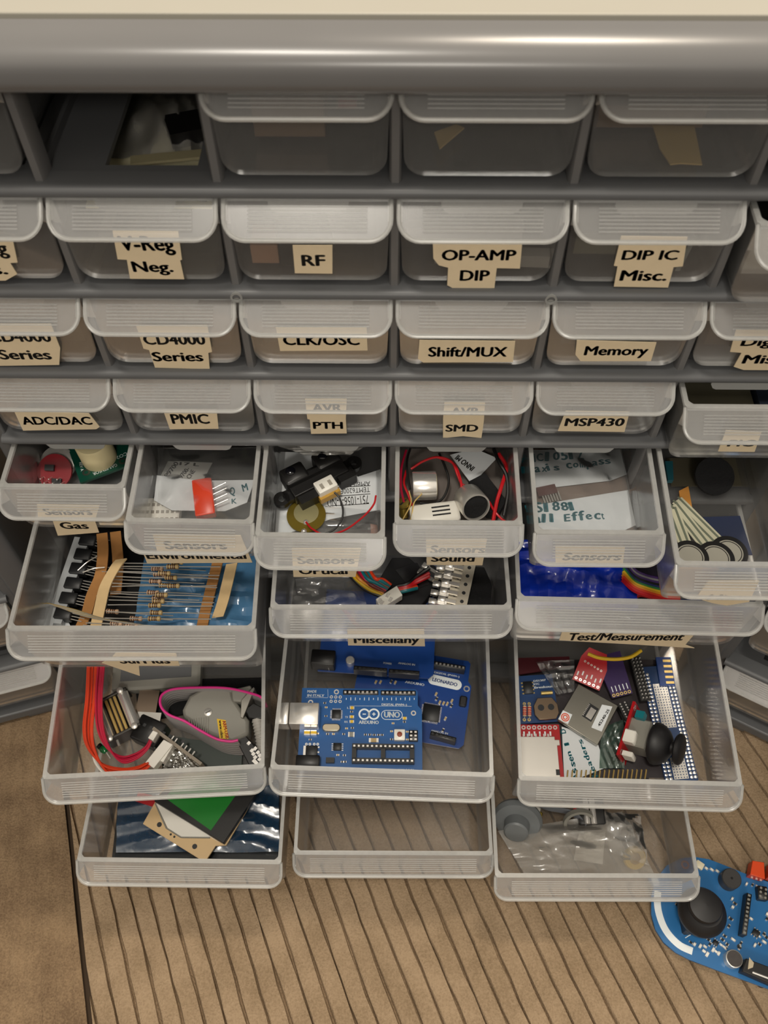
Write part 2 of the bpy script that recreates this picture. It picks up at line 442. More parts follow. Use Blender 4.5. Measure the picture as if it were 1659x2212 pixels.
# ---------------------------------------------------------------- drawers
HS, HL, DL = 35.5, 49.0, 148.0
def u_path(W, H, r, n=5, dr=1.2):
    """U outline: left top -> bottom -> right top"""
    p = [(-W / 2, 0)]
    b = W / 2 - dr
    p += [(-b + r - r * math.cos(a), -H + r - r * math.sin(a)) for a in [PI / 2 * k / n for k in range(n + 1)]]
    q = [(-x, z) for x, z in reversed(p)]
    return p + q
DR_CACHE = {}
def make_drawer(big):
    W, H = (116.0, HL) if big else (57.0, HS)
    t, r, o, h = 1.3, (7.0 if not big else 8.0), 12.0, 10.0
    root = thing('drawer_bin', '', 'drawer')
    mb = MB()
    out = u_path(W, H, r); inn = [(x * (W / 2 - t) / (W / 2), z if z > -1 else z * (H - t) / H) for x, z in out]
    n = len(out); ys = [t, DL - t]
    vs = []
    for y in ys:
        k = 1 - 0.022 * y / DL
        vs += [(x * k, y, z) for x, z in out] + [(x * k, y, z) for x, z in inn]
    fs = []
    for i in range(n - 1):
        fs.append((i, i + 1, 2 * n + i + 1, 2 * n + i)); fs.append((n + i + 1, n + i, 3 * n + i, 3 * n + i + 1))
    for i in (0, n - 1): fs.append((i, n + i, 3 * n + i, 2 * n + i))
    mb.add(vs, fs)
    for y0, y1, k, top in ((0, t, 1.0, 0.0), (DL - t, DL, 0.978, -7.0)):
        pl = [(x * k, z if z < -1 else top) for x, z in out]
        m = len(pl)
        mb.add([(x, y0, z) for x, z in pl] + [(x, y1, z) for x, z in pl],
               [tuple(range(m)), tuple(range(2 * m - 1, m - 1, -1))] + [(i, m + i, m + (i + 1) % m, (i + 1) % m) for i in range(m)])
    mb.build('body', BODY, root, smooth=50)
    # thick rim around the opening
    rm = MB()
    for sx in (-1, 1):
        e = sx * (W / 2); k = 0.978
        rm.add([(e + sx * .25, 0, 0.1), (e * k + sx * .25, DL, 0.1), (e * k - sx * 1.75, DL, 0.1), (e - sx * 1.75, 0, 0.1),
                (e + sx * .25, 0, -1.4), (e * k + sx * .25, DL, -1.4), (e * k - sx * 1.75, DL, -1.4), (e - sx * 1.75, 0, -1.4)],
               [(0, 1, 2, 3), (7, 6, 5, 4), (0, 4, 5, 1), (1, 5, 6, 2), (2, 6, 7, 3), (3, 7, 4, 0)])
    rm.box(0, 0.55, -0.6, W, 2.3, 1.5)
    for sx in (-1, 1):                 # small webs in the inner front corners
        e = sx * (W / 2 - 1.2)
        rm.prism([(e, 1.2), (e - sx * 4, 1.2), (e - sx * 2.2, 1.9), (e - sx * .9, 3.1), (e, 5)], -1.3, 0.05)
    rm.build('rim', RIM, root, smooth=40)
    # finger pull: slanted ribbed panel, cheeks, rolled border
    o, h = 11.4, 9.4; L = math.hypot(o, h); hw = W / 2 + .2; rr = 7.5
    def P(x, s, nrm=0.0):             # panel coordinates -> drawer
        return Vector((x, -o * s / L - nrm * h / L, -h * s / L + nrm * o / L))
    edge = [(-hw, 0.0)] + [(-hw + rr - rr * math.cos(a), L - rr + rr * math.sin(a)) for a in [PI / 2 * k / 7 for k in range(8)]]
    edge = edge + [(-x, s) for x, s in reversed(edge)]
    m = len(edge); pm = MB()
    pm.add([P(x, s, 0) for x, s in edge] + [P(x, s, -1.1) for x, s in edge],
           [tuple(range(m)), tuple(range(2 * m - 1, m - 1, -1))] + [(i, m + i, m + (i + 1) % m, (i + 1) % m) for i in range(m)])
    xr = W * (0.36 if not big else 0.42); rb = MB()
    for k in range(7):
        sp = 3.4 + k * 1.3
        a = [P(-xr, sp - .26, -.05), P(xr, sp - .26, -.05), P(xr, sp, 0.4), P(-xr, sp, 0.4), P(-xr, sp + .26, -.05), P(xr, sp + .26, -.05)]
        rb.add(a, [(0, 1, 2, 3), (3, 2, 5, 4), (0, 3, 4), (1, 5, 2), (0, 4, 5, 1)])
    rb.build('grip_ribs', RIBS, root, smooth=0)
    pm.build('pull', PULL, root, smooth=30)
    bd = MB()
    path = [P(x, s, 0.1) for x, s in edge]
    bd.tube([path[0]] + path + [path[-1]], 0.8, 7, smooth=False)
    low = [p + Vector((0, 1.0, -1.2)) for p in path[2:-2]]
    lo2 = path[2:-2]
    vs = []; fs = []
    for p, q in zip(lo2, low): vs += [p, q, q + Vector((0, .9, 0.2)), p + Vector((0, 1.2, 0.2))]
    for i in range(len(lo2) - 1):
        for k in range(4): fs.append((4 * i + k, 4 * i + (k + 1) % 4, 4 * i + 4 + (k + 1) % 4, 4 * i + 4 + k))
    bd.add(vs, fs)
    for sx in (-1, 1):                 # cheek plates joining the panel to the front wall
        q = [Vector((0, 0, 0)), P(0, L * .55), Vector((0, -0.2, -h * 1.15))]
        x0, x1 = sx * (hw - .1), sx * (hw - 1.2)
        bd.add([(x0, p.y, p.z) for p in q] + [(x1, p.y, p.z) for p in q], [(0, 1, 2), (5, 4, 3), (0, 3, 4, 1), (1, 4, 5, 2), (2, 5, 3, 0)])
    bd.build('pull_border', RIM, root, smooth=40)
    return root
DRAWERS = {}
PROTO = {}
def drawer(key, M, label, big, group):
    if big not in PROTO: d = PROTO[big] = make_drawer(big)
    else: d = copy_tree(PROTO[big])
    d.matrix_world = mm(M); tag(d, label, 'drawer', group)
    d.name = 'drawer_bin'
    DRAWERS[key] = (d, M, HL if big else HS)
    return d
FIT = {'r5c0': [-150.12, -23.83, -138.78, -0.4, 3.23, -0.33], 'r5c1': [-91.01, -38.6, -144.32, -0.45, 6.83, 0.38], 'r5c2': [-31.94, -46.15, -143.69, -0.21, 5.53, 0.14], 'r5c3': [29.72, -37.83, -145.15, -0.19, 8.0, -0.17], 'r5c4': [92.13, -42.57, -144.99, -0.35, 7.0, -0.51], 'r6c0': [-122.05, -70.01, -187.74, 0.75, 3.72, 0.21], 'r6c1': [-0.3, -55.21, -192.27, 0.43, 7.47, -0.02], 'r6c2': [117.98, -54.41, -185.81, -1.22, 3.56, -0.32], 'r7c0': [-124.64, -109.0, -275.97, 3.56, 5.87, 0.08], 'r7c1': [-4.48, -109.2, -270.34, -1.54, 4.72, -0.07], 'r7c2': [125.79, -111.28, -276.43, -1.16, 6.39, -0.42], 'r8c0': [-119.69, -138.84, -340.37, -0.12, 1.99, 0.15], 'r8c1': [2.22, -130.73, -351.58, 0.41, 5.34, -0.01], 'r8c2': [118.89, -142.46, -348.86, 0.43, 4.35, -0.34],
 'r5c5': [151.0, -60.0, -142.5, -0.3, 5.0, 0], 'r4c5': [150.5, -12.0, -95.5, 0, 3.0, 0], 'r2c5': [150.5, -9.0, -8.0, 0, 4.0, 0]}
def closed_M(row, col): return T(-3 * S + (col + .5) * S, 1.0, rim_z(row))
def fit_M(k):
    x, y, z, a, b, c = FIT[k]
    return T(x, y, z) @ RZ(R(a)) @ RY(R(c)) @ RX(R(b))
NAMES = {
 'r1c0': 'closed empty drawer in the top row at the left edge, beside the empty slot',
 'r1c2': 'closed top-row drawer with strong white glare, right of the empty slot',
 'r1c3': 'closed top-row drawer with faint tan chip inside, above the OP-AMP drawer',
 'r1c4': 'closed top-row drawer with a yellowish paper scrap inside, above the DIP IC drawer',
 'r1c5': 'closed top-row drawer of which only a sliver shows at the right edge',
 'r2c0': 'closed drawer with labels ending in g and a full stop, at the left edge',
 'r2c1': 'closed drawer labelled V-Reg Neg. below the empty slot',
 'r2c2': 'closed drawer with a single RF label',
 'r2c3': 'closed drawer with two labels reading OP-AMP and DIP',
 'r2c4': 'closed drawer with labels reading DIP IC and Misc.',
 'r2c5': 'slightly pulled clear drawer at the right edge beside the DIP IC drawer',
 'r3c0': 'closed third-row drawer labelled Series at the left edge, cut by the frame',
 'r3c1': 'closed drawer with two-line label ending Series, left of the CLK/OSC drawer',
 'r3c2': 'closed drawer labelled CLK/OSC', 'r3c3': 'closed drawer labelled Shift/MUX',
 'r3c4': 'closed drawer labelled Memory', 'r3c5': 'closed drawer with a cut-off label ending in Misc at the right edge',
 'r4c0': 'closed drawer labelled ADC/DAC', 'r4c1': 'closed drawer labelled PMIC', 'r4c2': 'closed drawer labelled PTH',
 'r4c3': 'closed drawer labelled SMD', 'r4c4': 'closed drawer whose label ends in 430, right of the SMD drawer', 'r4c5': 'slightly pulled fourth-row drawer at the right edge, olive card inside',
 'r5c0': 'open small drawer labelled Gas', 'r5c1': 'open small drawer labelled Environmental', 'r5c2': 'open small drawer labelled Optical, holding a black sensor',
 'r5c3': 'open small drawer labelled Sound', 'r5c4': 'open small drawer with handwritten paper slips inside', 'r5c5': 'open small drawer labelled Misc. with round-headed strips inside',
 'r6c0': 'open wide drawer labelled Surplus, full of resistors', 'r6c1': 'open wide drawer labelled Miscellany', 'r6c2': 'open wide drawer labelled Test/Measurement',
 'r7c0': 'open wide drawer with red wire loop and grey ribbon cable', 'r7c1': 'open wide drawer holding blue circuit boards', 'r7c2': 'open wide drawer with breadboard and black joystick',
 'r8c0': 'open wide bottom drawer with green display inside', 'r8c1': 'empty open wide bottom drawer in the middle', 'r8c2': 'open wide bottom drawer with crumpled clear bag'}
for row in range(1, 9):
    for col in range(6 if row <= 5 else 3):
        k = 'r%dc%d' % (row, col)
        if k == 'r1c1': continue
        M = fit_M(k) if k in FIT else closed_M(row, col)
        drawer(k, M, NAMES[k], row > 5, 'small drawers of the main cabinet' if row <= 5 else 'wide drawers of the main cabinet')
def DM(k): return DRAWERS[k][1]
# drawers of the two angled cabinets that show past the open drawers
def nb(M, row, col, big, dy=1.0, tilt=0.0):
    n = 3 if big else 6; w = 6 * S / n
    return M @ T(-3 * S + (col + .5) * w, dy, rim_z(row)) @ RX(R(tilt))
drawer('L8', nb(CABL, 8, 2, True), 'closed wide bottom drawer of the angled left cabinet', True, 'wide drawers of the angled cabinets')
drawer('L7', nb(CABL, 7, 2, True), 'closed wide drawer above the bottom one in the angled left cabinet', True, 'wide drawers of the angled cabinets')
drawer('L6', nb(CABL, 6, 2, True), 'closed wide drawer highest of the angled left cabinet', True, 'wide drawers of the angled cabinets')
drawer('R8', nb(CABR, 8, 0, True), 'closed wide bottom drawer of the angled right cabinet', True, 'wide drawers of the angled cabinets')
drawer('R7', nb(CABR, 7, 0, True), 'closed wide drawer above the bottom one in the angled right cabinet', True, 'wide drawers of the angled cabinets')
drawer('R6', nb(CABR, 6, 0, True), 'closed wide drawer highest of the angled right cabinet', True, 'wide drawers of the angled cabinets')

# ---------------------------------------------------------------- label tapes with lettering (parts of their drawers)
def label(key, poly, lines, curl=None):
    """poly: outline in photo pixels on the drawer's front wall; lines: (text, u0, u1, v_base, cap_px)"""
    d, M, H = DRAWERS[key]
    y = -0.35
    P = [hit(M, u, v, 1, y) for u, v in poly]
    mb = MB(); mb.at(T(0, 0, 0) @ RX(PI / 2))
    mb.prism([(p.x, p.z) for p in P], 0.1, 0.42)
    o = mb.build('label_tape', PAPER, d)
    ink = MB()
    for s, u0, u1, vb, vt in lines:
        a, b = hit(M, u0, vb, 1, y - .12), hit(M, u1, vb, 1, y - .12)
        t = hit(M, (u0 + u1) / 2, vt, 1, y - .12); c = (a + b) / 2
        ink.text(s, (a.x, -0.48, a.z), (b - a), (0, 0, 1), abs(t.z - c.z), (b - a).length)
    ink.build('lettering', INK, o, smooth=0)
LBL = [
 ('r2c0', [(-60, 500), (28, 520), (38, 567), (22, 568), (37, 592), (12, 606), (-60, 606)], [('V-Reg', -92, 19, 549, 520), ('Pos.', -70, 17, 592, 570)]),
 ('r2c1', [(243, 499), (385, 500), (393, 561), (389, 562), (398, 603), (281, 602), (274, 561), (254, 560)], [('V-Reg', 263, 378, 541, 509), ('Neg.', 290, 374, 587, 564)]),
 ('r2c2', [(632, 530), (718, 530), (718, 591), (637, 590)], [('RF', 654, 702, 574, 550)]),
 ('r2c3', [(935, 525), (1128, 525), (1123, 580), (1073, 579), (1068, 622), (980, 623), (966, 616), (968, 578), (948, 573), (936, 558)], [('OP-AMP', 955, 1112, 562, 539), ('DIP', 994, 1055, 606, 583)]),
 ('r2c4', [(1342, 510), (1485, 512), (1475, 575), (1455, 577), (1443, 621), (1326, 619), (1334, 575), (1326, 574)], [('DIP IC', 1343, 1461, 561, 540), ('Misc.', 1339, 1437, 606, 583)]),
 ('r3c0', [(-60, 700), (110, 700), (130, 752), (128, 788), (0, 790), (-60, 786)], [('CD4000', -20, 112, 738, 716), ('Series', 3, 112, 776, 755)]),
 ('r3c1', [(294, 703), (448, 703), (458, 760), (450, 762), (453, 797), (335, 794), (322, 756), (310, 753)], [('CD4000', 314, 444, 744, 722), ('Series', 333, 439, 780, 760)]),
 ('r3c2', [(596, 708), (792, 708), (794, 757), (605, 758)], [('CLK/OSC', 614, 776, 745, 723)]),
 ('r3c3', [(906, 735), (1113, 737), (1108, 782), (914, 783), (903, 775)], [('Shift/MUX', 926, 1093, 770, 749)]),
 ('r3c4', [(1246, 735), (1418, 740), (1406, 780), (1254, 780), (1243, 766)], [('Memory', 1262, 1396, 767, 747)]),
 ('r3c5', [(1590, 712), (1740, 714), (1720, 800), (1606, 799), (1585, 792), (1602, 762), (1577, 760)], [('Digital', 1600, 1720, 747, 729), ('Misc.', 1603, 1700, 785, 766)]),
 ('r4c0', [(31, 889), (192, 893), (215, 922), (208, 927), (50, 930)], [('ADC/DAC', 52, 200, 917, 900)]),
 ('r4c1', [(352, 885), (468, 885), (472, 926), (367, 927)], [('PMIC', 374, 453, 915, 894)]),
 ('r4c2', [(659, 862), (749, 862), (747, 905), (749, 936), (672, 937), (669, 906), (664, 905)], [('AVR', 676, 738, 889, 872), ('PTH', 678, 740, 926, 911)]),
 ('r4c3', [(960, 868), (1048, 868), (1045, 911), (1040, 946), (1000, 942), (957, 946), (957, 905)], [('AVR', 974, 1034, 896, 880), ('SMD', 963, 1031, 932, 917)]),
 ('r4c4', [(1222, 888), (1360, 890), (1349, 933), (1205, 931)], [('MSP430', 1220, 1345, 920, 903)]),
 ('r4c5', [(1568, 930), (1645, 933), (1630, 976), (1551, 975)], [('PIC', 1571, 1625, 964, 950)]),
 ('r5c0', [(80, 1090), (215, 1092), (205, 1125), (214, 1150), (125, 1157), (114, 1125), (82, 1118)], [('Sensors', 100, 200, 1112, 1098), ('Gas', 135, 192, 1142, 1128)]),
 ('r5c1', [(330, 1155), (520, 1157), (545, 1215), (318, 1217), (310, 1196), (340, 1192)], [('Sensors', 360, 490, 1186, 1169), ('Environmental', 320, 532, 1207, 1193)]),
 ('r5c2', [(630, 1185), (780, 1185), (768, 1246), (634, 1246)], [('Sensors', 645, 765, 1218, 1202), ('OPtical', 648, 750, 1240, 1225)]),
 ('r5c3', [(920, 1165), (1052, 1165), (1042, 1221), (922, 1220)], [('Sensors', 930, 1045, 1195, 1178), ('Sound', 932, 1023, 1213, 1199)]),
 ('r5c4', [(1200, 1180), (1350, 1182), (1345, 1222), (1200, 1220)], [('Sensors', 1215, 1338, 1210, 1194)]),
 ('r5c5', [(1530, 1255), (1640, 1255), (1618, 1300), (1570, 1308), (1540, 1303), (1508, 1293), (1508, 1285)], [('Misc.', 1527, 1603, 1296, 1284)]),
 ('r6c0', [(250, 1410), (380, 1412), (388, 1438), (300, 1438), (302, 1460), (220, 1432), (240, 1422)], [('SurPlus', 262, 368, 1433, 1419)]),
 ('r6c1', [(750, 1360), (916, 1360), (918, 1396), (752, 1394)], [('Miscellany', 766, 904, 1389, 1374)]),
 ('r6c2', [(1214, 1365), (1500, 1370), (1480, 1393), (1500, 1400), (1370, 1392), (1208, 1383)], [('Test/Measurement', 1226, 1472, 1383, 1367)]),
]
for k, p, l in LBL: label(k, p, l)
# ================================================================ the things in the drawers and on the floor
FLOOR_M = T(0, 0, FLOOR_Z + 0.3)
def frame(dk):
    """frame whose z = 0 is the inner floor of a drawer (or the carpet)"""
    if dk == 'F': return FLOOR_M
    return DRAWERS[dk][1] @ T(0, 0, -DRAWERS[dk][2] + 1.4)
class It:
    """a thing laid along the line a -> b seen in the photograph, h above the drawer floor"""
    def __init__(s, name, label, cat, dk, a, b, h, size=None, org='a', group=None, rx=0.0, ry=0.0):
        F = frame(dk)
        if size:                      # height at which a known length fits the sight lines
            best = None
            for k in range(0, 80):
                hh = h + k * 0.4
                d = (hit(F, *a, 2, hh) - hit(F, *b, 2, hh)).length
                if best is None or abs(d - size) < best[0]: best = (abs(d - size), hh)
            h = best[1]
        A, B = hit(F, *a, 2, h), hit(F, *b, 2, h)
        s.h = h; s.len = (B - A).length
        o = A if org == 'a' else (A + B) / 2
        s.M = F @ T(o.x, o.y, o.z) @ RZ(math.atan2(B.y - A.y, B.x - A.x)) @ RX(R(rx)) @ RY(R(ry))
        s.root = thing(name, label, cat, s.M, group)
        s.count = 0
    def px(s, u, v, z=0.0): return hit(s.M, u, v, 2, z)
    def part(s, name, mb, m, parent=None, **k):
        return mb.build(name, m, parent or s.root, **k)
def clampd(dk, P):
    if dk != 'F':
        w_ = (116.0 if DRAWERS[dk][2] > 40 else 57.0) / 2 - 2.2
        for p in P: p.x = max(-w_, min(w_, p.x)); p.y = max(2.0, min(145.0, p.y))
    return P
def flat(name, label, cat, dk, poly, h, t, m, group=None, bevel=0.0, sub=None):
    """flat piece with an outline; h = height of its underside"""
    F = frame(dk); P = clampd(dk, [hit(F, u, v, 2, h + t) for u, v in poly])
    c = sum(P, Vector()) / len(P); c.z = h
    o = MB().prism([(p.x - c.x, p.y - c.y) for p in P], 0, t).build(name, m, None, bevel=bevel)
    M = F @ T(*c); o.matrix_world = mm(M); tag(o, label, cat, group)
    return o, M
def wirepts(dk, pts): 
    F = frame(dk); return [F @ hit(F, u, v, 2, h) for u, v, h in pts]
def wire(label, dk, pts, r, m, name='wire', cat='wire', group=None):
    o = MB().tube(wirepts(dk, pts), r, 8, 8).build(name, m); return tag(o, label, cat, group)
def ink_on(o_parent, M, z, rows, m, bold=False, name='lettering', hand=False):
    """rows: (text, (u,v) start, (u,v) end, cap height mm): baseline along photo pixels on local plane z"""
    mb = MB()
    for s, a, b, h in rows:
        A, B = hit(M, *a, 2, z), hit(M, *b, 2, z); x = (B - A).normalized()
        y = Vector((-x.y, x.x, 0))
        if hand:                      # handwriting: every letter sits a little differently
            rr = random.Random(len(s)); adv = (B - A) / len(s)
            for i, ch in enumerate(s):
                an = rr.uniform(-.16, .16); x2 = Matrix.Rotation(an, 3, 'Z') @ x; y2 = Matrix.Rotation(an + rr.uniform(-.12, .05), 3, 'Z') @ y
                if ch != ' ': mb.text(ch, A + adv * (i + rr.uniform(0, .12)) + y * rr.uniform(-.3, .4), x2, y2, h * rr.uniform(.82, 1.08), adv.length * (.3 if ch in 'Il1it' else .74), True)
        else: mb.text(s, A, x, y, h, (B - A).length, bold)
    return mb.build(name, m, o_parent, smooth=0)
def crumple(dk, quad, h, amp, seed, nu=26, nv=20, dome=0.0, sharp=False):
    """film over four photo corners (a,b along u; d,c along v), creased"""
    F = frame(dk); a, b, c, d = clampd(dk, [hit(F, u, v, 2, h) for u, v in quad])
    rr = random.Random(seed)
    K = [(rr.uniform(0, 1), rr.uniform(0, 1), rr.uniform(0, PI), rr.uniform(*((5, 16) if sharp else (4, 10))), rr.uniform(.3, 1)) for _ in range(9 if sharp else 7)]
    def fn(u, v):
        p = (a * (1 - u) + b * u) * (1 - v) + (d * (1 - u) + c * u) * v
        z = 0
        for x, y, an, f, w_ in K:
            t = (u - x) * math.cos(an) + (v - y) * math.sin(an)
            z += w_ * (abs(((t * f * .5) % 1.0) - 0.5) ** (1.0 if sharp else 1.25)) * math.exp(-((u - x) ** 2 + (v - y) ** 2) * 5)
        z = z * amp + dome * math.sin(PI * u) * math.sin(PI * v)
        return p + Vector((0, 0, z))
    cen = (a + b + c + d) / 4
    mb = MB().at(T(-cen.x, -cen.y, -cen.z)).sheet(fn, nu, nv, 0.15)
    return mb, F @ T(*cen)
def film(name, label, cat, dk, quad, h, amp, seed, m, group=None, **k):
    mb, M = crumple(dk, quad, h, amp, seed, **k)
    o = mb.build(name, m, smooth=25); o.matrix_world = mm(M); return tag(o, label, cat, group)

# ---------------------------------------------------------------- materials
PCB_BLUE = mat('blue_circuit_board', '#1f5796', 0.28, 0, 0.12, 120, 0.02, 0.5)
PCB_DEEP = mat('deep_blue_circuit_board', '#163f86', 0.3, 0, 0.12, 120, 0.02)
PCB_NAVY = mat('navy_circuit_board', '#1c3a66', 0.35, 0, 0.12, 120)
PCB_ESP = mat('sky_blue_circuit_board', '#2d6ba3', 0.25, 0, 0.08, 90)
PCB_RED = mat('red_circuit_board', '#b01c22', 0.3, 0, 0.12, 120)
PCB_GREEN = mat('green_circuit_board', '#11493a', 0.3, 0, 0.12, 120)
PCB_PURPLE = mat('purple_circuit_board', '#332050', 0.3, 0, 0.12, 120)
PCB_TAN = mat('tan_circuit_board', '#d8b98a', 0.4, 0, 0.06, 80)
SILK = mat('white_silkscreen', '#e8eef0', 0.6)
BLACK = mat('black_plastic', '#141313', 0.4, 0, 0.1, 80)
BLACKR = mat('black_rubber', '#19181a', 0.5, 0, 0.1, 150, 0.1)
FOAM = mat('black_foam', '#121214', 0.95, 0, 0.3, 600, 0.8)
CHIP = mat('black_chip', '#1b1c1e', 0.45, 0, 0.1, 80)
STEEL = mat('bright_steel', '#f4f1ec', 0.22, 0.75, 0.04, 60)
ALU = mat('dull_aluminium', '#dcd9d2', 0.3, 0.7, 0.05, 90)
GOLD = mat('gold_plating', '#e6c87e', 0.28, 0.65, 0.05, 90)
BRASS = mat('brass', '#a89348', 0.3, 1.0, 0.06, 90)
COPPER = mat('copper', '#c4774c', 0.35, 1.0, 0.06, 90)
WHITEP = mat('white_plastic', '#ece9e0', 0.35, 0, 0.03, 80)
CREAMP = mat('cream_plastic', '#dccfa4', 0.45, 0, 0.05, 80)
YELLOW = mat('yellow_plastic', '#d9b11e', 0.4)
REDW = mat('red_wire', '#c1161f', 0.35)
CRIMSON = mat('crimson_wire', '#b51338', 0.35)
ORANGEW = mat('orange_red_wire', '#d8401d', 0.35)
BLACKW = mat('black_wire', '#131212', 0.4)
TEALW = mat('teal_wire', '#137079', 0.4)
BROWNW = mat('maroon_wire', '#6d2a25', 0.4)
GREENW = mat('green_wire', '#2f7a3c', 0.4)
PURPLEW = mat('purple_wire', '#4a2f6e', 0.4)
WHITEPAPER = mat('white_paper', '#dfe3e6', 0.8, 0, 0.03, 150)
TEAL_INK = mat('teal_marker_ink', '#11727f', 0.7)
KRAFT = mat('kraft_paper_tape', '#a87641', 0.85, 0, 0.1, 300)
MASK = mat('pale_paper_tape', '#d3b687', 0.85, 0, 0.08, 300)
GREYP = mat('warm_grey_plastic', '#86847c', 0.5, 0, 0.05, 60)
GREYRIB = mat('grey_ribbon_cable', '#9b9796', 0.55, 0, 0.05, 60)
MAGENTA = mat('magenta_stripe', '#d92a86', 0.5)
ORANGEP = mat('orange_plastic', '#d9481a', 0.4)
BAG = clear('clear_polythene_film', '#f0f2f2', 0.055, 0.07, 0.11, bump=0.25)
BAGMILK = clear('milky_polythene_film', '#e6e3dc', 0.30, 0.05, 0.22, bump=0.2)
ANTISTATIC = clear('blue_antistatic_film', '#27587f', 0.72, 0.16, 0.24, '#4d7ba8', bump=0.5)
BLUEBAG = mat('blue_glossy_pouch', '#1030a8', 0.18, 0, 0.15, 25, 0.2, 0.6)
TAN = mat('tan_resistor_body', '#b49a68', 0.4)
PINK = mat('pinkish_resistor_body', '#c4a182', 0.4)
BAND = mat('dark_resistor_band', '#4a2a1a', 0.4)

def smd(it, u, v, sx, sy, sz, m, z=0.0, name='surface_component', rz=0.0):
    p = it.px(u, v, z); return it.part(name, MB().box(p.x, p.y, z + sz / 2, sx, sy, sz, rz), m)
def pads2(it, u, v, sx, sy, sz, body, z=0.0, name='surface_component', rz=0.0):
    """two-terminal part: body with bright ends as a sub-part"""
    p = it.px(u, v, z); M = T(p.x, p.y, z) @ RZ(rz)
    b = it.part(name, MB().at(M).box(0, 0, sz / 2, sx * .56, sy, sz), body)
    MB().at(M).box(-sx * .39, 0, sz / 2 - .02, sx * .22, sy * 1.02, sz).box(sx * .39, 0, sz / 2 - .02, sx * .22, sy * 1.02, sz).build('terminal', STEEL, b)
def ic(it, u, v, sx, sy, sz, n, z=0.0, rz=0.0, name='chip', sides=2, pin=STEEL):
    p = it.px(u, v, z); M = T(p.x, p.y, z) @ RZ(rz)
    b = it.part(name, MB().at(M).box(0, 0, sz / 2 + .15, sx, sy, sz, c=0.2), CHIP)
    l = MB().at(M)
    for k in range(n):
        x = (k - (n - 1) / 2) * sx * .86 / max(1, n - 1)
        for s_ in (-1, 1): l.box(x, s_ * (sy / 2 + .45), .25, sx * .4 / n, 1.0, .4)
        if sides == 4:
            for s_ in (-1, 1): l.box(s_ * (sx / 2 + .45), x, .25, 1.0, sx * .4 / n, .4)
    l.build('pins', pin, b)
    return b
def header(it, a, b, n, z0, hgt, wid, name='pin_header', rows=1, m=BLACK, holes=True, hole_m=None):
    """socket strip between two photo points on the board"""
    A, B = it.px(*a, z0 + hgt), it.px(*b, z0 + hgt); d = B - A; L = d.length
    M = T((A.x + B.x) / 2, (A.y + B.y) / 2, z0) @ RZ(math.atan2(d.y, d.x))
    o = it.part(name, MB().at(M).box(0, 0, hgt / 2, L, wid, hgt, c=.12), m)
    q = MB().at(M)
    for k in range(n):
        for r_ in range(rows):
            x = (k - (n - 1) / 2) * L / n; y = (r_ - (rows - 1) / 2) * wid / rows
            q.box(x, y, hgt - .1, L / n * .5, wid / rows * .5, .35)
    if holes: q.build('contact', hole_m or STEEL, o)
    return o

# ---------------------------------------------------------------- wide drawer with the blue microcontroller boards
def outline_uno(w_=68.6, d=53.4):
    return [(0, 0), (w_ - 2.5, 0), (w_, 2.5), (w_, 38), (w_ - 2.3, 40.6), (w_ - 2.3, d - 1.5), (w_ - 3.8, d), (0, d)]
def microboard(it, m):
    it.M2 = it.M
    return it.part('board', MB().prism(outline_uno(), -1.6, 0), m)
# lower, deeper blue board with its white name plate
K = 'r7c1'
le = It('microcontroller_board', 'deep blue circuit board with white oval name plate, tilted at the right', 'circuit board', K, (748, 1574), (987, 1616), 6.0)
microboard(le, PCB_DEEP)
ink_on(le.root, le.M, 0.06, [('ARDUINO', (875, 1475), (916, 1482), 1.5), ('DIGITAL (PWM~)', (938, 1454), (992, 1464), 1.2), ('ANALOG IN', (931, 1580), (967, 1587), 1.2)], SILK, True)
pl = MB()
p = le.px(961, 1473.5, 0.05); d_ = (le.px(998, 1483, 0.05) - le.px(925, 1466, 0.05)); ang = math.atan2(d_.y, d_.x)
rrp = [(math.cos(t) * 3.2 + (7.0 if math.cos(t) > 0 else -7.0), math.sin(t) * 3.2) for t in [2 * PI * k / 32 for k in range(32)]]
npz = MB().at(T(p.x, p.y, 0) @ RZ(ang)).prism(rrp, 0, 0.08).build('name_plate', SILK, le.root, smooth=0)
MB().at(T(p.x, p.y, 0) @ RZ(ang)).text('LEONARDO', (0, -1.0, 0.12), (1, 0, 0), (0, 1, 0), 2.2, 15.0, True, True).build('lettering', PCB_DEEP, npz, smooth=0)
ic(le, 931, 1541, 10, 10, 1.4, 11, rz=0.0, sides=4)
header(le, (930, 1583), (985, 1598), 6, 0, 8.0, 2.5, hole_m=CHIP)
header(le, (890, 1424), (1005, 1443), 14, 0, 8.0, 2.5, hole_m=STEEL)
rb = le.px(1000, 1517, 0); le.part('reset_button', MB().box(rb.x, rb.y, 1.6, 4.4, 6.2, 3.2, c=.8), BLACKR)
for u, v in ((942, 1500), (943, 1510), (950, 1518), (958, 1520), (966, 1521), (975, 1525), (976, 1515), (812, 1474), (822, 1474), (845, 1473), (854, 1475), (962, 1553), (957, 1578)):
    pads2(le, u, v, 2.4, 1.2, .9, CHIP if u % 2 else TAN, rz=1.3)
le.part('mounting_hole', MB().ring_plate(66, 36, 1.1, 1.9, 0, .06), STEEL)

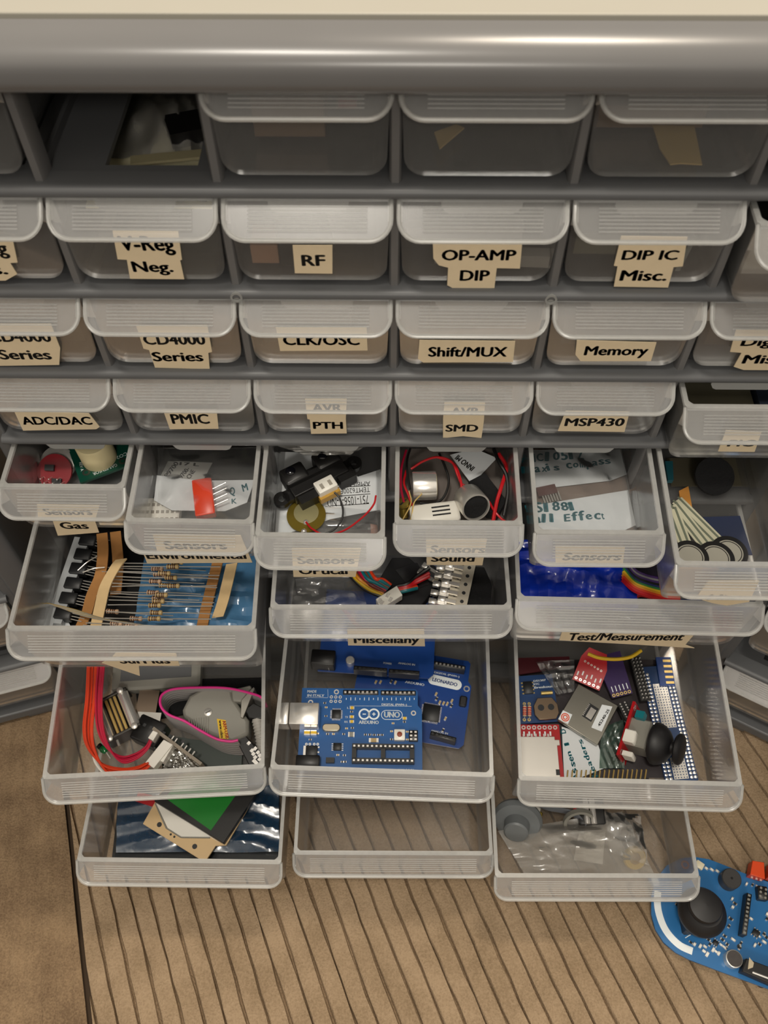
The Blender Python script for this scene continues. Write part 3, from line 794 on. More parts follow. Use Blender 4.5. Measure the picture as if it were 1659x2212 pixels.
# further board lying at the back, black sockets along its near edge
eb = It('microcontroller_board', 'dark blue circuit board with long black sockets, furthest back in the board drawer', 'circuit board', K, (686, 1449), (912, 1464), 15.0)
microboard(eb, PCB_DEEP)
ink_on(eb.root, eb.M, 0.06, [('POWER', (828, 1434), (846, 1436), 1.2), ('ANALOG IN', (860, 1434), (896, 1438), 1.2)], SILK, True)
header(eb, (764, 1442), (836, 1448), 8, 0, 8.0, 2.6, hole_m=CHIP); header(eb, (840, 1449), (906, 1454), 6, 0, 8.0, 2.6, hole_m=CHIP)
jk = eb.px(700, 1436, 0); eb.part('power_jack', MB().box(jk.x, jk.y + 1, 5.4, 14, 9, 10.8, c=.6), BLACK)
for u, v in ((712, 1440), (757, 1432)):
    q = eb.px(u, v, 0); eb.part('capacitor', MB().lathe([(2.6, 0), (2.6, 5), (2.2, 5.4)], q.x, q.y, 0, 20), STEEL)

un = It('microcontroller_board', 'blue circuit board with infinity logo and bright metal port, uppermost of three', 'circuit board', K, (653, 1486), (905, 1489), 12.0, size=67.0)
F_ = un.M
un.M = un.M @ T(0, -53.4, 0); un.root.matrix_world = mm(un.M)
un.M2 = un.M; un.part('board', MB().at(T(0, 3.2, 0)).prism(outline_uno(68.6, 50.2), -1.6, 0), PCB_BLUE)
def zp(x, y): return (570 + x / 3.19, 1400 + y / 3.19)          # readings from an enlarged view
um = lambda rows, bold=True: ink_on(un.root, un.M, 0.06, rows, SILK, bold)
um([('MADE', zp(300, 306), zp(362, 307), 1.5), ('IN ITALY', zp(300, 334), zp(415, 336), 1.5)])
um([('ARDUINO', zp(655, 521), zp(790, 523), 1.9),
    ('DIGITAL (PWM~)', zp(812, 396), zp(985, 398), 1.3), ('POWER', zp(755, 845), zp(822, 845), 1.2), ('ANALOG IN', zp(922, 847), zp(1030, 848), 1.2),
    ('L', zp(575, 418), zp(584, 418), 1.1), ('TX', zp(560, 482), zp(580, 482), 1.1), ('RX', zp(556, 514), zp(578, 514), 1.1), ('UNO', zp(830, 476), zp(935, 478), 3.3)])
lg = MB()
for cx in (692, 758):
    q = un.px(*zp(cx, 455), 0); lg.ring_plate(q.x, q.y, 2.35, 3.25, 0, 0.07, 32)
    lg.box(q.x, q.y, .035, 1.9, .55, .07)
    if cx > 700: lg.box(q.x, q.y, .035, .55, 1.9, .07)
lg.build('infinity_logo', SILK, un.root, smooth=0)
q = un.px(*zp(882, 461), 0); lo = MB(); n_ = 32; ov = []
for r_ in (2.75, 2.45): ov.append([(q.x + math.cos(t) * r_ + (3.3 if math.cos(t) > 0 else -3.3), q.y + math.sin(t) * r_) for t in [2 * PI * k / n_ + .01 for k in range(n_)]])
lo.add([(x, y, .06) for x, y in ov[0] + ov[1]], [(k, (k + 1) % n_, n_ + (k + 1) % n_, n_ + k) for k in range(n_)]).build('name_outline', SILK, un.root, smooth=0)
ru = MB()
for a, b in (((590, 398), (1020, 400)), ((290, 340), (440, 342)), ((440, 285), (442, 340))):
    A, B = un.px(*zp(*a), 0.03), un.px(*zp(*b), 0.03); ru.rod((A.x, A.y, .03), (B.x, B.y, .03), .08, 4)
for k in range(16):
    x = 568 + k * 31.2; q = un.px(*zp(x, 350), 0); ru.box(q.x, q.y, .03, .35, 1.7 if k % 3 else 1.1, .06)
ru.build('board_markings', SILK, un.root, smooth=0)
h1 = header(un, zp(546, 303), zp(788, 305), 8, 0, 1.4, 2.5); h2 = header(un, zp(806, 306), zp(1046, 308), 8, 0, 1.4, 2.5)
ub = MB(); q0, q1 = un.px(*zp(182, 372), 11), un.px(*zp(380, 376), 11); q2 = un.px(*zp(378, 524), 11)
usb = un.part('port_shell', MB().box((q0.x + q1.x) / 2, (q1.y + q2.y) / 2, 5.6, q1.x - q0.x, q1.y - q2.y, 10.8, c=.3), STEEL)
f0 = un.px(*zp(118, 370), 11)
MB().box((f0.x + q0.x) / 2 - .25, (q1.y + q2.y) / 2, 5.6, q0.x - f0.x - .9, q1.y - q2.y, 11.0, c=.3).build('port_mouth', STEEL, usb)
cs = It.px(un, *zp(610, 690), 0), un.px(*zp(1035, 785), 0)
so = un.part('chip_socket', MB().box((cs[0].x + cs[1].x) / 2, (cs[0].y + cs[1].y) / 2 + 3.9, 2.0, cs[1].x - cs[0].x, 2.6, 4.0)
             .box((cs[0].x + cs[1].x) / 2, (cs[0].y + cs[1].y) / 2 - 3.9, 2.0, cs[1].x - cs[0].x, 2.6, 4.0)
             .box(cs[0].x + 1.2, (cs[0].y + cs[1].y) / 2, 2.0, 2.4, 7, 4.0).box(cs[1].x - 1.2, (cs[0].y + cs[1].y) / 2, 2.0, 2.4, 7, 4.0)
             .box((cs[0].x + cs[1].x) / 2, (cs[0].y + cs[1].y) / 2, 2.0, 2.4, 7, 4.0), BLACK)
cc_ = MB()
for k in range(14):
    for s_ in (-1, 1): cc_.box(cs[0].x + (k + .5) * (cs[1].x - cs[0].x) / 14, (cs[0].y + cs[1].y) / 2 + s_ * 3.9, 3.95, 1.1, 1.0, .3)
cc_.build('contact', STEEL, so)
q = un.px(*zp(466, 556), 0); un.part('crystal', MB().prism([(q.x + math.cos(t) * 2.1 + (2.9 if math.cos(t) > 0 else -2.9), q.y + math.sin(t) * 2.1) for t in [2 * PI * k / 28 for k in range(28)]], 0, 3.2), mat('brushed_tan_metal', '#c9bda6', 0.3, 1.0), bevel=.4)
q = un.px(*zp(935, 607), 0); rbt = un.part('reset_button', MB().box(q.x, q.y, 1.7, 6, 6, 3.4, c=.3), WHITEP)
MB().lathe([(1.4, 3.4), (1.4, 4.2), (1.1, 4.4)], q.x, q.y, 0, 20).build('plunger', mat('brown_plunger', '#8a3f28', .5), rbt)
icp = header(un, zp(1030, 565), zp(1030, 640), 3, 0, 2.2, 5.0, rows=2)
il = un.px(*zp(495, 352), 0); cir = MB()
for k in range(3):
    for j in range(2): cir.ring_plate(il.x + (k - 1) * 2.54, il.y + (j - .5) * 2.54, .45, .95, 0, .07, 16)
cir.build('header_pads', STEEL, un.root)
ic(un, *zp(500, 458), 5, 5, 1.0, 8, sides=4); ic(un, *zp(507, 683), 4.0, 4.6, 1.5, 4, rz=PI / 2); ic(un, *zp(330, 718), 6.4, 6.4, 2.2, 3, rz=PI / 2)
q = un.px(*zp(283, 714), 0); un.part('regulator_tab', MB().box(q.x, q.y, .7, 1.6, 6, 1.4), STEEL)
q = un.px(*zp(320, 800), 0); un.part('power_jack', MB().box(q.x - 1, q.y + .6, 3, 13, 6, 6, c=.5), BLACK)
smd(un, *zp(458, 778), 4.6, 2.8, 2.2, CHIP, name='diode')
for x in (300, 345): pads2(un, *zp(x, 590), 2.6, 3.2, 2.6, YELLOW, name='capacitor', rz=PI / 2)
for x, y in ((608, 414), (606, 476), (606, 508), (970, 486)): pads2(un, *zp(x, y), 2.6, 1.5, 1.0, YELLOW, name='indicator_light')
pads2(un, *zp(603, 597), 3.6, 2.6, .9, GREYP, name='fuse'); pads2(un, *zp(757, 638), 5.4, 2.2, 1.2, TAN, name='resonator')
for x, y in ((430, 410), (428, 470), (372, 412), (372, 468), (420, 380), (605, 440), (570, 555), (610, 552), (370, 590), (440, 594), (480, 594), (550, 594), (700, 598), (730, 598), (760, 600), (790, 600), (815, 600), (510, 738), (555, 740), (890, 520), (968, 510), (880, 575), (880, 630), (988, 578), (988, 632), (540, 785), (560, 785), (320, 632)):
    pads2(un, *zp(x, y), 1.6, .9, .7, CHIP if (x + y) % 3 else TAN)
for x, y in ((500, 302), (1031, 448), (322, 374), (318, 534)):
    q = un.px(*zp(x, y), 0); un.part('mounting_hole', MB().ring_plate(q.x, q.y, .8, 1.5, 0, .07), STEEL)
for x in (293, 317, 347, 371):
    for y in (662, 768):
        q = un.px(*zp(x, y), 0); un.part('solder_pad', MB().ring_plate(q.x, q.y, .3, .75, 0, .08, 14), STEEL)

# ---------------------------------------------------------------- wide drawer with the breakout boards, breadboard and joystick
K = 'r7c2'
def zq(x, y): return (1060 + x / 2.77, 1400 + y / 2.77)
flat('antistatic_sheet', 'dark crumpled film under the boards of the joystick drawer', 'film', K, [(1122, 1425), (1440, 1425), (1470, 1680), (1135, 1680)], 0.3, 0.4, mat('dark_brown_film', '#2c2528', 0.4, 0, .3, 60, .4))
pb = It('prototyping_board', 'long blue prototyping board covered in bright silver holes, right of the joystick', 'circuit board', K, zq(1120, 800), zq(960, 110), 3.0)
w2 = 19.0
pb.part('board', MB().box(pb.len / 2, -w2 / 2 + 7, -.8, pb.len, w2, 1.6), PCB_NAVY)
pd = 2.3; nrow = int(pb.len / pd) - 1
for col, y in enumerate((-10.8, -8.6, 3.4, 5.7)):
    m_ = MB()
    for k in range(nrow): m_.lathe([(1.0, 0), (.9, .25), (.4, .4), (0.0, .42)], 2 + k * pd, y, 0, 8)
    m_.build('pad_row', STEEL, pb.root)
for x0, x1 in ((.02, .2), (.45, .84)):
    pf = pb.part('tinned_field', MB().box(pb.len * (x0 + x1) / 2, -2.6, .06, pb.len * (x1 - x0), 8.4, .12), STEEL)
    hm = MB(); n1 = int(pb.len * (x1 - x0) / 1.6)
    for i in range(n1):
        for j in range(5): hm.box(pb.len * x0 + (i + .5) * 1.6, -5.9 + j * 1.65, .13, .6, .6, .06)
    hm.build('hole_grid', PCB_NAVY, pf)
nb_ = It('breakout_board', 'narrow blue board with gold pads behind the silver-holed board', 'circuit board', K, zq(1015, 225), zq(1105, 225), 4.5)
nb_.part('board', MB().box(nb_.len / 2, 9, -.8, nb_.len, 18, 1.6), PCB_DEEP)
for k in range(5):
    nb_.part('gold_pad', MB().box(nb_.len - 1.6, 2 + k * 3.4, .08, 2.4, 1.5, .16), GOLD); nb_.part('gold_pad', MB().box(nb_.len * .55, 2 + k * 3.4, .08, 2.4, 1.5, .16), GOLD)
sp = It('pin_header_strip', 'long black strip with two rows of silver pins behind the purple board', 'pin header', K, zq(925, 320), zq(855, 60), 6.0)
sp.part('strip', MB().box(sp.len / 2, 0, 1.3, sp.len, 6.5, 2.6), BLACK)
pn = MB()
for k in range(int(sp.len / 2.2)):
    for y in (-2.1, 0, 2.1): pn.box(1.2 + k * 2.2, y, 3.4, .75, .75, 3.2)
pn.build('pins', STEEL, sp.root)
rt = It('clock_board', 'navy circuit board with coin cell holder, upper left in the joystick drawer', 'circuit board', K, zq(160, 455), zq(412, 438), 5.0)
rt.part('board', MB().box(rt.len / 2, 14.5, -.8, rt.len, 29, 1.6), PCB_NAVY)
ink_on(rt.root, rt.M, .06, [('DS1307', zq(258, 203), zq(330, 196), 1.2), ('RTC', zq(258, 222), zq(292, 219), 1.2), ('Breakout', zq(262, 243), zq(372, 234), 1.4)], SILK, True)
ic(rt, *zq(222, 240), 7.5, 5.5, 1.7, 4, rz=PI / 2, pin=GOLD)
q = rt.px(*zq(335, 268), 1.2); rt.part('crystal', MB().rod((q.x - 3.4, q.y, 1.2), (q.x + 3.4, q.y, 1.2), 1.1, 14), GOLD)
for x in (203, 232):
    a, b = rt.px(*zq(x, 330), 1.3), rt.px(*zq(x, 425), 1.3); c_ = (a + b) / 2; d_ = (b - a).normalized()
    ro = rt.part('resistor', MB().rod(c_ - d_ * 3, c_ + d_ * 3, 1.15, 12), PINK)
    bm_ = MB()
    for t_ in (-1.8, -.4, .9, 2.0): bm_.rod(c_ + d_ * (t_ - .3), c_ + d_ * (t_ + .3), 1.2, 12)
    bm_.build('band', PCB_RED, ro); MB().rod(a, b, .3, 8).build('lead', STEEL, ro)
    for pt in (a, b): rt.part('gold_pad', MB().ring_plate(pt.x, pt.y, .4, 1.0, 0, .1, 14), GOLD)
q = rt.px(*zq(332, 360), 4)
hb = rt.part('coin_cell_holder', MB().prism([(q.x + 7.2 * sx_ * a_, q.y + 6.5 * sy_) for sx_, sy_, a_ in ((-1, -.5, 1), (-1, .3, 1), (-1, 1, .6), (1, 1, .6), (1, .3, 1), (1, -.5, 1), (1, -1, .7), (-1, -1, .7))], 2.6, 4.0), mat('brown_tin', '#8d7a66', .35, 1.0), bevel=.3)
for sx_ in (-1, 1): MB().lathe([(1.9, 4.0), (1.9, 4.05), (0, 4.05)], q.x + sx_ * 3.0, q.y + .6, 0, 18).build('holder_hole', CHIP, hb)
rt.part('coin_cell', MB().lathe([(6.2, 0), (6.2, 2.6), (5.6, 2.9)], q.x, q.y, 0, 30), COPPER)
sd = It('card_reader_board', 'red circuit board with silver memory card slot, lower left in the joystick drawer', 'circuit board', K, zq(165, 790), zq(440, 790), 4.0)
hS = (sd.px(*zq(160, 458)) - sd.px(*zq(165, 790))).length
sd.part('board', MB().box(sd.len / 2, hS / 2, -.8, sd.len, hS, 1.6), PCB_RED)
sl = sd.part('card_slot', MB().prism([(0.2, 0.5), (sd.len * .90, .5), (sd.len * .90, hS * .60), (sd.len * .96, hS * .60), (sd.len * .96, hS * .70), (sd.len * .86, hS * .70), (sd.len * .86, hS * .76), (.2, hS * .76)], 0, 2.6), mat('satin_tin', '#d3cfc8', .38, .85), bevel=.2)
MB().box(sd.len * .86, hS * .12, 2.7, 2.2, 3.2, .3).build('latch_window', CHIP, sl)
for k in range(8):
    sd.part('plated_hole', MB().ring_plate(2.2 + k * 3.1, hS - 1.8, .6, 1.25, 0, .12, 16), STEEL)
    sd.part('solder_joint', MB().box(2.5 + k * 2.4, hS * .80, .3, 1.0, 1.6, .6), STEEL)
    if k < 7: sd.part('board_marking', MB().box(2.2 + k * 3.1, hS - 5.4, .05, 1.0, 2.6, .1), SILK)
gp = It('radio_module', 'square silver shielded module with white number sticker, in the joystick drawer', 'module', K, zq(400, 425), zq(640, 580), 9.0)
ctr = [gp.px(*zq(x, y), 0) for x, y in ((400, 425), (640, 580), (765, 345), (525, 212))]
gp.part('shield', MB().prism([(p.x, p.y) for p in ctr], -3.5, 0), mat('zinc_shield', '#a7a49a', .33, 1.0, .06, 70), bevel=.4)
st = [gp.px(*zq(x, y), .05) for x, y in ((662, 360), (706, 330), (726, 362), (652, 505), (606, 478))]
s1 = MB().prism([(p.x, p.y) for p in [gp.px(*zq(x, y), .05) for x, y in ((666, 338), (728, 350), (664, 500), (602, 475))]], 0.0, .12).build('number_sticker', WHITEPAPER, gp.root)
ink_on(s1, gp.M, .18, [('45240-25', zq(652, 470), zq(712, 372), 1.5)], INK, True)
s2 = MB().prism([(p.x, p.y) for p in [gp.px(*zq(x, y), .05) for x, y in ((432, 372), (488, 398), (462, 455), (404, 425))]], 0, .12).build('round_sticker', WHITEPAPER, gp.root)
q = gp.px(*zq(446, 414), .1); MB().ring_plate(q.x, q.y, .9, 1.5, .12, .18).ring_plate(q.x, q.y, 1.9, 2.5, .12, .18).build('printed_rings', ORANGEP, s2)
q = gp.px(*zq(596, 385), .05); a, b = gp.px(*zq(545, 410)), gp.px(*zq(605, 310)); an = math.atan2(b.y - a.y, b.x - a.x)
wd = MB().at(T(q.x, q.y, 0) @ RZ(an)).box(0, 0, .1, 9.5, 6.2, .2).build('dark_window', CHIP, gp.root)
MB().at(T(q.x, q.y, 0) @ RZ(an)).box(-.4, -.6, .3, 6.8, 3.6, .2).build('silver_die', STEEL, wd)
k_ = MB().at(T(q.x, q.y, 0) @ RZ(an))
for k in range(8): k_.box(-3.6 + k * 1.05, 2.8, .3, .55, .8, .2)
k_.build('pins', STEEL, wd)
r1 = It('breakout_board', 'red breakout board standing behind the silver module', 'circuit board', K, zq(488, 185), zq(650, 255), 9.0, rx=12)
r1.part('board', MB().prism([(0, 0), (r1.len, 0), (r1.len, 13), (r1.len * .8, 22), (r1.len * .15, 22), (0, 15)], -1.6, 0), PCB_RED)
for k in range(6):
    r1.part('solder_pad', MB().ring_plate(1.8 + k * r1.len / 6.2, 1.6, .4, .9, 0, .1, 12), STEEL)
    r1.part('board_marking', MB().box(1.8 + k * r1.len / 6.2, 4.6 + (k % 2) * 1.2, .05, .8, 2.6, .1), SILK)
    r1.part('solder_pad', MB().ring_plate(3.2 + k * r1.len / 8, 13 - .3 * k, .3, .7, 0, .1, 12), STEEL)
pu = It('breakout_board', 'dark purple breakout board with a row of gold-ringed holes', 'circuit board', K, zq(730, 300), zq(850, 270), 8.0, rx=8)
pu.part('board', MB().prism([(0, 0), (pu.len, 0), (pu.len + 1, 26), (-3, 26)], -1.6, 0), PCB_PURPLE)
for k in range(5):
    pu.part('gold_hole', MB().ring_plate(1.2 + k * pu.len / 5.2, 1.4, .5, 1.0, 0, .12, 16), GOLD)
    pu.part('board_marking', MB().box(1.4 + k * pu.len / 5.4, 5.0, .05, .5, 3.4, .1), SILK)
bh = It('pin_socket_strip', 'black double row socket strip left of the red joystick board', 'pin header', K, zq(845, 480), zq(775, 340), 5.0)
bh.part('strip', MB().box(bh.len / 2, 0, 2.5, bh.len, 6, 5), BLACK)
for k in range(9):
    for y in (-1.5, 1.5): bh.part('contact', MB().box(1.5 + k * bh.len / 9.2, y, 5.05, .9, .9, .2), STEEL)
# handwritten slip
pa, PM = flat('paper_slip', 'white slip handwritten in teal ink, lying under the silver module', 'paper', K, [zq(x, y) for x, y in ((425, 470), (520, 500), (640, 570), (690, 715), (520, 782), (440, 780))], 3.2, .2, WHITEPAPER)
ink_on(pa, PM, .25, [('Assen I D', zq(528, 778), zq(440, 480), 3.4), ('headers', zq(640, 770), zq(540, 540), 3.4)], TEAL_INK, True, hand=True)
gpin = It('pin_header_strip', 'strip of upright gold pins along the front of the joystick drawer', 'pin header', K, zq(440, 795), zq(940, 790), 2.0)
gpin.part('strip', MB().box(gpin.len / 2, 0, 1.2, gpin.len, 2.5, 2.4), BLACK)
for k in range(18): gpin.part('pin', MB().at(T(1.2 + k * gpin.len / 18.3, 0.4, 2.2) @ RX(R(-35))).box(0, 0, 3.4, .7, .7, 6.8), GOLD)
gbag = film('plastic_bag', 'small clear bag of green boards between the silver module and the joystick', 'bag', K, [zq(660, 480), zq(790, 430), zq(800, 720), zq(650, 720)], 4.0, 3.0, 5, clear('greenish_bag_film', '#7f9a90', .3, .1, .1, '#b9d0c4', bump=.5))
# joystick lying on its side
js = It('joystick_module', 'thumb joystick with two black caps on a red board, lying on its side', 'joystick', K, zq(785, 670), zq(885, 345), 8.0)
js.M = js.M @ RX(R(62)); js.root.matrix_world = mm(js.M)
jl = js.len * .98
js.part('board', MB().box(jl / 2, -2, -.8, jl, 18, 1.6), PCB_RED)
for x in (3, jl - 3):
    js.part('mounting_hole', MB().ring_plate(x, 4.6, 1.0, 1.7, 0, .08), STEEL)
hs = js.part('gimbal', MB().box(jl * .5, -3, 6, 17, 15, 12, c=.8), GREYP)
js.part('press_switch', MB().box(jl * .36, 6.3, 3.2, 7.5, 6, 6.4, c=.6), WHITEP)
js.part('pot_wheel', MB().box(jl * .78, 5.6, 5, 4.5, 5.5, 5), TEALW)
js.part('terminals', MB().box(jl * .08, 2, 4, 3, 8, 6, c=.4), WHITEP)
js.part('cap_skirt', MB().at(T(jl * .46, -3, 13)).lathe([(11.0, 0), (12.0, 1.0), (12.2, 2.6), (11.2, 5.5), (8.8, 8.5), (5.6, 10.4), (3.8, 11.0)], seg=36), BLACKR)
js.part('thumb_cap', MB().at(T(jl * .46, -3, 13)).lathe([(3.6, 10.8), (3.4, 12.6), (8.0, 13.6), (8.9, 14.6), (8.9, 15.8), (8.0, 16.8), (5, 17.4), (0, 17.5)], seg=36), BLACKR)
yw = wire('yellow wire looping at the back of the joystick drawer', K, [(1270, 1412, 28), (1295, 1421, 28), (1330, 1424, 28), (1362, 1419, 28), (1385, 1405, 28)], 1.1, YELLOW)
dr = flat('breakout_board', 'dark maroon board at the back left of the joystick drawer', 'circuit board', K, [zq(130, 60), zq(470, 50), zq(480, 110), zq(150, 160)], 5, 1.6, mat('maroon_board', '#46151c', .35))
film('plastic_bag', 'clear crinkled bag behind the coin cell board', 'bag', K, [zq(270, 90), zq(500, 70), zq(500, 260), zq(395, 280)], 8, 4, 11, BAG)
# ---------------------------------------------------------------- wide drawer with red wires, chrome part, grey hood and ribbon cable
K = 'r7c0'
def zr(x, y): return (60 + x / 3.016, 1400 + y / 3.016)
flat('circuit_board', 'dark green board lying under the grey ribbon cable', 'circuit board', K, [zr(850, 560), zr(1400, 640), zr(1390, 790), zr(880, 800)], .6, 1.6, mat('dark_green_board', '#1d2b24', .4))
flat('foam_sheet', 'black sheet at the back right of the red wire drawer', 'foam', K, [zr(700, 210), zr(1550, 190), zr(1550, 330), zr(720, 480)], .6, 3, FOAM)
gb = It('plastic_housing', 'flat grey housing at the back of the red wire drawer', 'housing', K, zr(540, 280), zr(1120, 240), 12)
gb.part('shell', MB().box(gb.len / 2, 9, -4, gb.len, 18, 8, c=1.2), GREYP); gb.part('groove_panel', MB().box(gb.len / 2, 10, .2, gb.len * .8, 9, .5), GREY2)
wb = thing('wire_bundle', 'bundle of red and orange wires looping round the left of its drawer', 'wires', frame(K))
rr = random.Random(4)
def bundle(n, base, spread, r_, m, nm='wire'):
    for i in range(n):
        a = rr.uniform(-1, 1); b = rr.uniform(0, 1)
        pts = [hit(frame(K), *zr(x + a * spread * kx, y + a * spread * ky), 2, h + b * 4) for x, y, h, kx, ky in base]
        MB().tube(pts, r_, 7, 8).build(nm, m, wb)
bundle(9, [(420, 120, 25, 1, 0), (410, 330, 21, 1, 0), (392, 530, 18, 1, .2), (415, 660, 15, .9, .5), (500, 780, 12, .5, .9), (620, 815, 12, .2, 1), (720, 800, 13, .2, .9), (790, 755, 15, .2, .4)], 34, .62, ORANGEW)
bundle(9, [(470, 120, 27, 1, 0), (455, 330, 23, 1, 0), (465, 520, 19, 1, .2), (520, 650, 16, .8, .6), (610, 718, 15, .3, 1), (700, 700, 16, .3, .8), (770, 650, 18, .3, .4), (800, 600, 20, .2, .2)], 30, .62, CRIMSON)
wp = [hit(frame(K), *zr(x, y), 2, h) for x, y, h in ((420, 640, 6), (440, 740, 5), (500, 815, 5), (580, 850, 5))]
tag(MB().tube(wp, .9).build('wire', WHITEP, wb), 'white wire')
cn = It('cable_connector', 'pair of white cable connectors on a small upright board, front of the red wire drawer', 'connector', K, zr(815, 520), zr(1130, 755), 16)
cn.part('board', MB().box(cn.len / 2, 0, -8, cn.len, 1.8, 16), mat('tan_board_edge', '#8d8272', .5))
q0 = [cn.px(*zr(x, y), 2) for x, y in ((885, 595), (945, 628), (820, 782), (765, 745))]
cn.part('connector_body', MB().prism([(p.x, p.y) for p in q0], -5, 2), WHITEP, bevel=.3)
q0 = [cn.px(*zr(x, y), 2) for x, y in ((945, 628), (880, 740), (855, 730), (900, 640))]
cn.part('connector_latch', MB().prism([(p.x, p.y) for p in q0], -6, 1), WHITEP, bevel=.2)
q0 = [cn.px(*zr(x, y), 3) for x, y in ((815, 535), (848, 550), (815, 605), (782, 585))]
cn.part('small_connector', MB().prism([(p.x, p.y) for p in q0], -3, 3), WHITEP, bevel=.3)
for t_ in (.35, .42, .55, .62, .7, .78): cn.part('pin', MB().rod((cn.len * t_, -1, -2), (cn.len * t_, 3.5, -1), .5, 8), STEEL)
film('foil_strip', 'crumpled silver foil beside the white connectors', 'foil', K, [zr(965, 650), zr(1120, 760), zr(1060, 810), zr(868, 800)], 9, 3.0, 8, mat('crumpled_foil', '#b9b8b4', .22, 1.0,   .1, 50), sharp=True)
bx = It('cable_connector', 'black plastic connector behind the white connectors', 'connector', K, zr(720, 520), zr(880, 590), 7)
bx.part('body', MB().box(bx.len / 2, 0, 0, bx.len, 15, 13, c=.8), BLACK)
for k in range(7): bx.part('socket_hole', MB().box(bx.len * .3 + k * 4.2, 2, 6.6, 1.8, 1.8, .3), CHIP)
# chrome part: two dark end plates with polished bars between
ch = It('relay_part', 'chrome barred metal part with dark end plates, inside the red wire loop', 'metal part', K, zr(545, 335), zr(640, 575), 8)
for x in (0.5, ch.len - .5):
    ep = ch.part('end_plate', MB().box(x, 0, 0, 1.8, 22, 15, c=.0), mat('dark_gunmetal', '#4a4845', .4, .8), bevel=.5)
    for y in (-7.5, 7.5): MB().lathe([(1.9, 7.5), (1.9, 8.6), (1.2, 9), (0, 9)], x, y, 0, 14).build('nut', ALU, ep)
for y, z in ((7.6, 4), (-8.2, 4)): ch.part('polished_bar', MB().rod((1, y, z), (ch.len - 1, y, z), 3.3, 22), STEEL)
for y in (-2.6, 0, 2.6): ch.part('brass_rod', MB().rod((1, y, 4.8), (ch.len - 1, y, 4.8), .9, 12), GOLD)
ch.part('core', MB().rod((1, 0, -1), (ch.len - 1, 0, -1), 5.6, 18), BLACK)
for y in (-5, 5): ch.part('terminal_pin', MB().rod((ch.len, y, 2), (ch.len + 4, y, 2), .8, 8), ALU)
ch.part('terminal_pin', MB().rod((0, 2, 2), (-5, 3.5, 2), .7, 8), ALU)
br = It('metal_bracket', 'brownish bent metal bracket beside the chrome part', 'bracket', K, zr(735, 270), zr(705, 425), 9)
br.part('plate', MB().box(br.len / 2, 5.5, -.6, br.len, 12, 1.2), mat('bronze_plate', '#8d7c6c', .35, .9)); br.part('flange', MB().box(br.len + 2, 8, -.2, 6, 14, 1.0), ALU)
gc = It('green_bead', 'tiny green glass bead in the red wire drawer', 'bead', K, zr(480, 650), zr(525, 690), 1.5)
gc.part('bead', MB().at(T(0, 0, 2) @ RY(PI / 2)).lathe([(0, 0), (1.6, .5), (2.2, 2.5), (1.6, 4.6), (0, 5.1)], seg=18), mat('green_glass', '#0f7a3c', .12)); gc.part('cap', MB().rod((-1.6, 0, 2), (.3, 0, 2), 1.7, 14), BLACK)
gc.part('lead', MB().rod((5, 0, 2), (9, -1, 1), .4, 8), ALU)
# grey connector hood with label, flange and screw
hd = It('connector_hood', 'warm grey connector hood with yellow label, wrapped by the ribbon cable', 'connector', K, zr(1005, 440), zr(1440, 500), 12)
op = [hd.px(*zr(x, y), 6) for x, y in ((1005, 400), (1050, 310), (1130, 262), (1215, 248), (1330, 270), (1345, 330), (1440, 470), (1440, 560), (1330, 612), (1180, 560), (1010, 450))]
hd.part('shell', MB().prism([(p.x, p.y) for p in op], -8, 6), GREYP, bevel=2.0)
q = hd.px(*zr(1175, 418), 6); sc_ = hd.part('screw', MB().lathe([(2.3, 5.8), (2.3, 6.4), (1.9, 6.6), (0, 6.6)], q.x, q.y, 0, 20), ALU)
MB().box(q.x, q.y, 6.65, 3.0, .5, .15, .6).build('screw_slot', CHIP, sc_)
lp = [hd.px(*zr(x, y), 6.1) for x, y in ((1232, 460), (1290, 470), (1308, 592), (1250, 590))]
lb = hd.part('yellow_label', MB().prism([(p.x, p.y) for p in lp], 6.02, 6.2), YELLOW)
ink_on(lb, hd.M, 6.3, [('ARM-USB', zr(1268, 475), zr(1290, 590), 1.9)], PCB_RED, True); ink_on(lb, hd.M, 6.3, [('www.olim', zr(1244, 472), zr(1258, 586), 1.7)], INK, True)
for k in range(9):
    a, b = hd.px(*zr(1050 + k * 16, 462 - k * 1.5), 6), hd.px(*zr(1060 + k * 14, 520 + k * 6), 6); hd.part('strain_rib', MB().rod((a.x, a.y, 6), (b.x, b.y, 6), .35, 6), GREYP)
q0 = [hd.px(*zr(x, y), 9) for x, y in ((1390, 340), (1470, 252), (1480, 262), (1402, 455), (1385, 450))]
hd.part('flange', MB().prism([(p.x, p.y) for p in q0], -8, 9), mat('nickel_flange', '#a9a59c', .35, .9), bevel=.3)
q0 = [hd.px(*zr(x, y), 8) for x, y in ((1325, 270), (1450, 240), (1460, 262), (1390, 350), (1335, 345))]
hd.part('shoulder', MB().prism([(p.x, p.y) for p in q0], -7, 8), GREYP, bevel=.8)
q0 = [hd.px(*zr(x, y), 7) for x, y in ((1410, 400), (1470, 355), (1560, 400), (1555, 455), (1480, 460), (1440, 455))]
hd.part('plug', MB().prism([(p.x, p.y) for p in q0], -7, 7), BLACK, bevel=.6)
